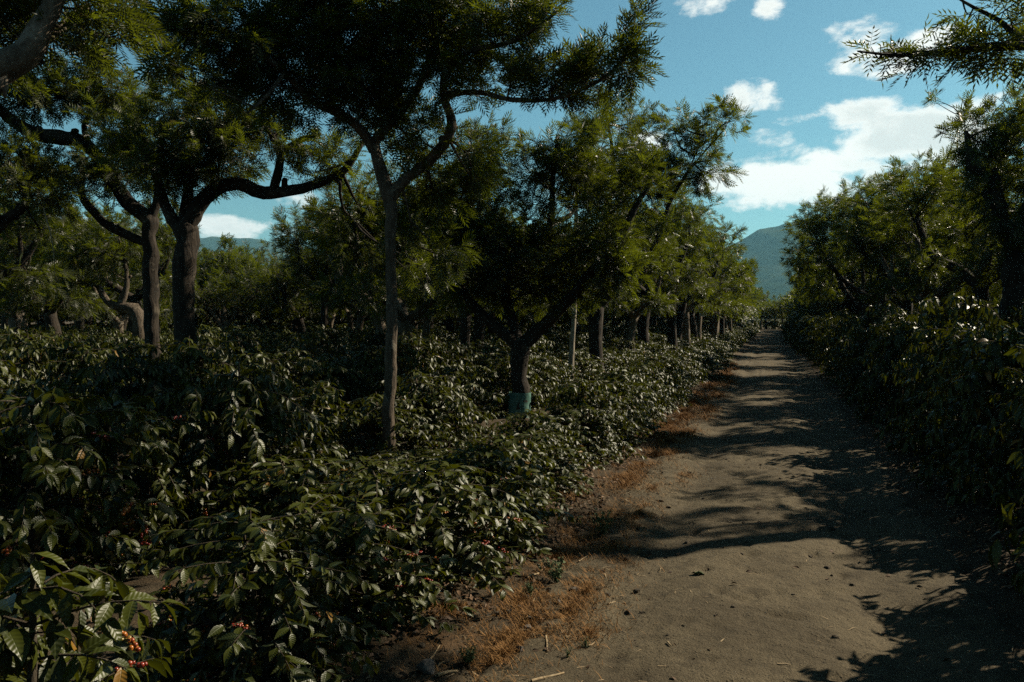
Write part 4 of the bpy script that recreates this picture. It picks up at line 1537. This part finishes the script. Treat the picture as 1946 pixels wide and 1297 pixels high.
# sky above the view darkened towards the zenith to cut fill light in shade
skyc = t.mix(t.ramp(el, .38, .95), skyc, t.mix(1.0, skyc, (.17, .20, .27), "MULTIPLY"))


def azel(u, v):
    q = P(u, v, 1) - CAM
    q = q / np.linalg.norm(q)
    return math.atan2(q[0], q[1]), math.asin(q[2])


clouds = [(1710, 268, 145, 52, 1.05), (1520, 340, 155, 42, 1.05), (1610, 305, 140, 42, .95), (1440, 385, 60, 25, .8), (1640, 215, 70, 35, .8), (1480, 265, 55, 18, .7),
          (1690, 120, 95, 32, .95), (1780, 75, 70, 20, .55), (1640, 55, 55, 28, .85), (1450, 180, 60, 26, .5), (1350, 5, 50, 24, .5), (1460, 15, 30, 20, .5),
          (1230, 270, 40, 25, .7), (1860, 205, 60, 25, .7), (460, 435, 110, 26, .9), (560, 385, 120, 25, .5), (300, 440, 200, 30, .6), (1530, 228, 50, 12, .5), (1150, 330, 120, 60, .5)]
m_ = None
for (u, v, ru, rv, s) in clouds:
    a, e = azel(u, v)
    dx = t.math("MULTIPLY", t.math("SUBTRACT", az, a), FPX / ru)
    dy = t.math("MULTIPLY", t.math("SUBTRACT", el, e), FPX / rv)
    rr_ = t.math("ADD", t.math("MULTIPLY", dx, dx), t.math("MULTIPLY", dy, dy))
    g_ = t.math("MULTIPLY", t.math("SUBTRACT", 1.0, t.math("MULTIPLY", rr_, .5)), s)
    m_ = g_ if m_ is None else t.math("MAXIMUM", m_, g_)
m_ = t.math("MAXIMUM", m_, -.5)
mp = t.n("ShaderNodeMapping")
mp.inputs["Scale"].default_value = (1, 1, 1.7)
t.l(gen, mp.inputs[0])
n1 = t.noise(mp.outputs[0], 13, 10, .6, .25)
n2_ = t.noise(mp.outputs[0], 38, 7, .62)
n3_ = t.noise(mp.outputs[0], 6.5, 4, .5)
dens = t.math("ADD", t.math("MULTIPLY", m_, .62), t.math("MULTIPLY", t.math("SUBTRACT", t.math("ADD", t.math("MULTIPLY", n1, .8), t.math("MULTIPLY", n2_, .2)), .5), 2.1))
cm = t.ramp(dens, .20, .54)
shade = t.ramp(n3_, .42, .6)
ccol = t.mix(shade, (12, 12, 11.2), (8.8, 9.2, 8.8))
ccol = t.mix(t.ramp(dens, .35, .75), (12, 12, 11.3), ccol)
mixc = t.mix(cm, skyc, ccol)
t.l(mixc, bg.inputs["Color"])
t.l(bg.outputs[0], out.inputs[0])

# haze: one closed box of even air
mb = MB()
lo, hi = np.array([-5200, -1500, -6.0]), np.array([5200, 6500, 620.0])
V = np.array([[(lo, hi)[a][0], (lo, hi)[b][1], (lo, hi)[c][2]] for a in (0, 1) for b in (0, 1) for c in (0, 1)], float)
mb.add(V, [[0, 1, 3, 2], [4, 6, 7, 5], [0, 4, 5, 1], [2, 3, 7, 6], [0, 2, 6, 4], [1, 5, 7, 3]])
m, t, out = mat("thin haze")
pv = t.n("ShaderNodeVolumePrincipled")
pv.inputs["Color"].default_value = (0.31, 0.74, 1.0, 1)
pv.inputs["Density"].default_value = 0.00008
pv.inputs["Anisotropy"].default_value = 0.2
t.l(pv.outputs[0], out.inputs["Volume"])
hz = obj("haze", mb.mesh("haze", [m], smooth=False))
tag(hz, "thin blue haze lying between the trees and the far hills", "haze", kind="stuff")

# ------------------------------------------------------------------ render settings
c = S.cycles
c.max_bounces = 5
c.diffuse_bounces = 3
c.glossy_bounces = 2
c.transmission_bounces = 4
c.transparent_max_bounces = 4
c.volume_bounces = 0
c.sample_clamp_indirect = 3
c.adaptive_threshold = 0.01
c.use_denoising = False
try:
    c.denoiser = "OPENIMAGEDENOISE"
except Exception:
    pass
S.view_settings.view_transform = "Standard"
S.view_settings.look = "None"
S.view_settings.exposure = 0.9
S.view_settings.gamma = 1
S.view_settings.use_curve_mapping = False
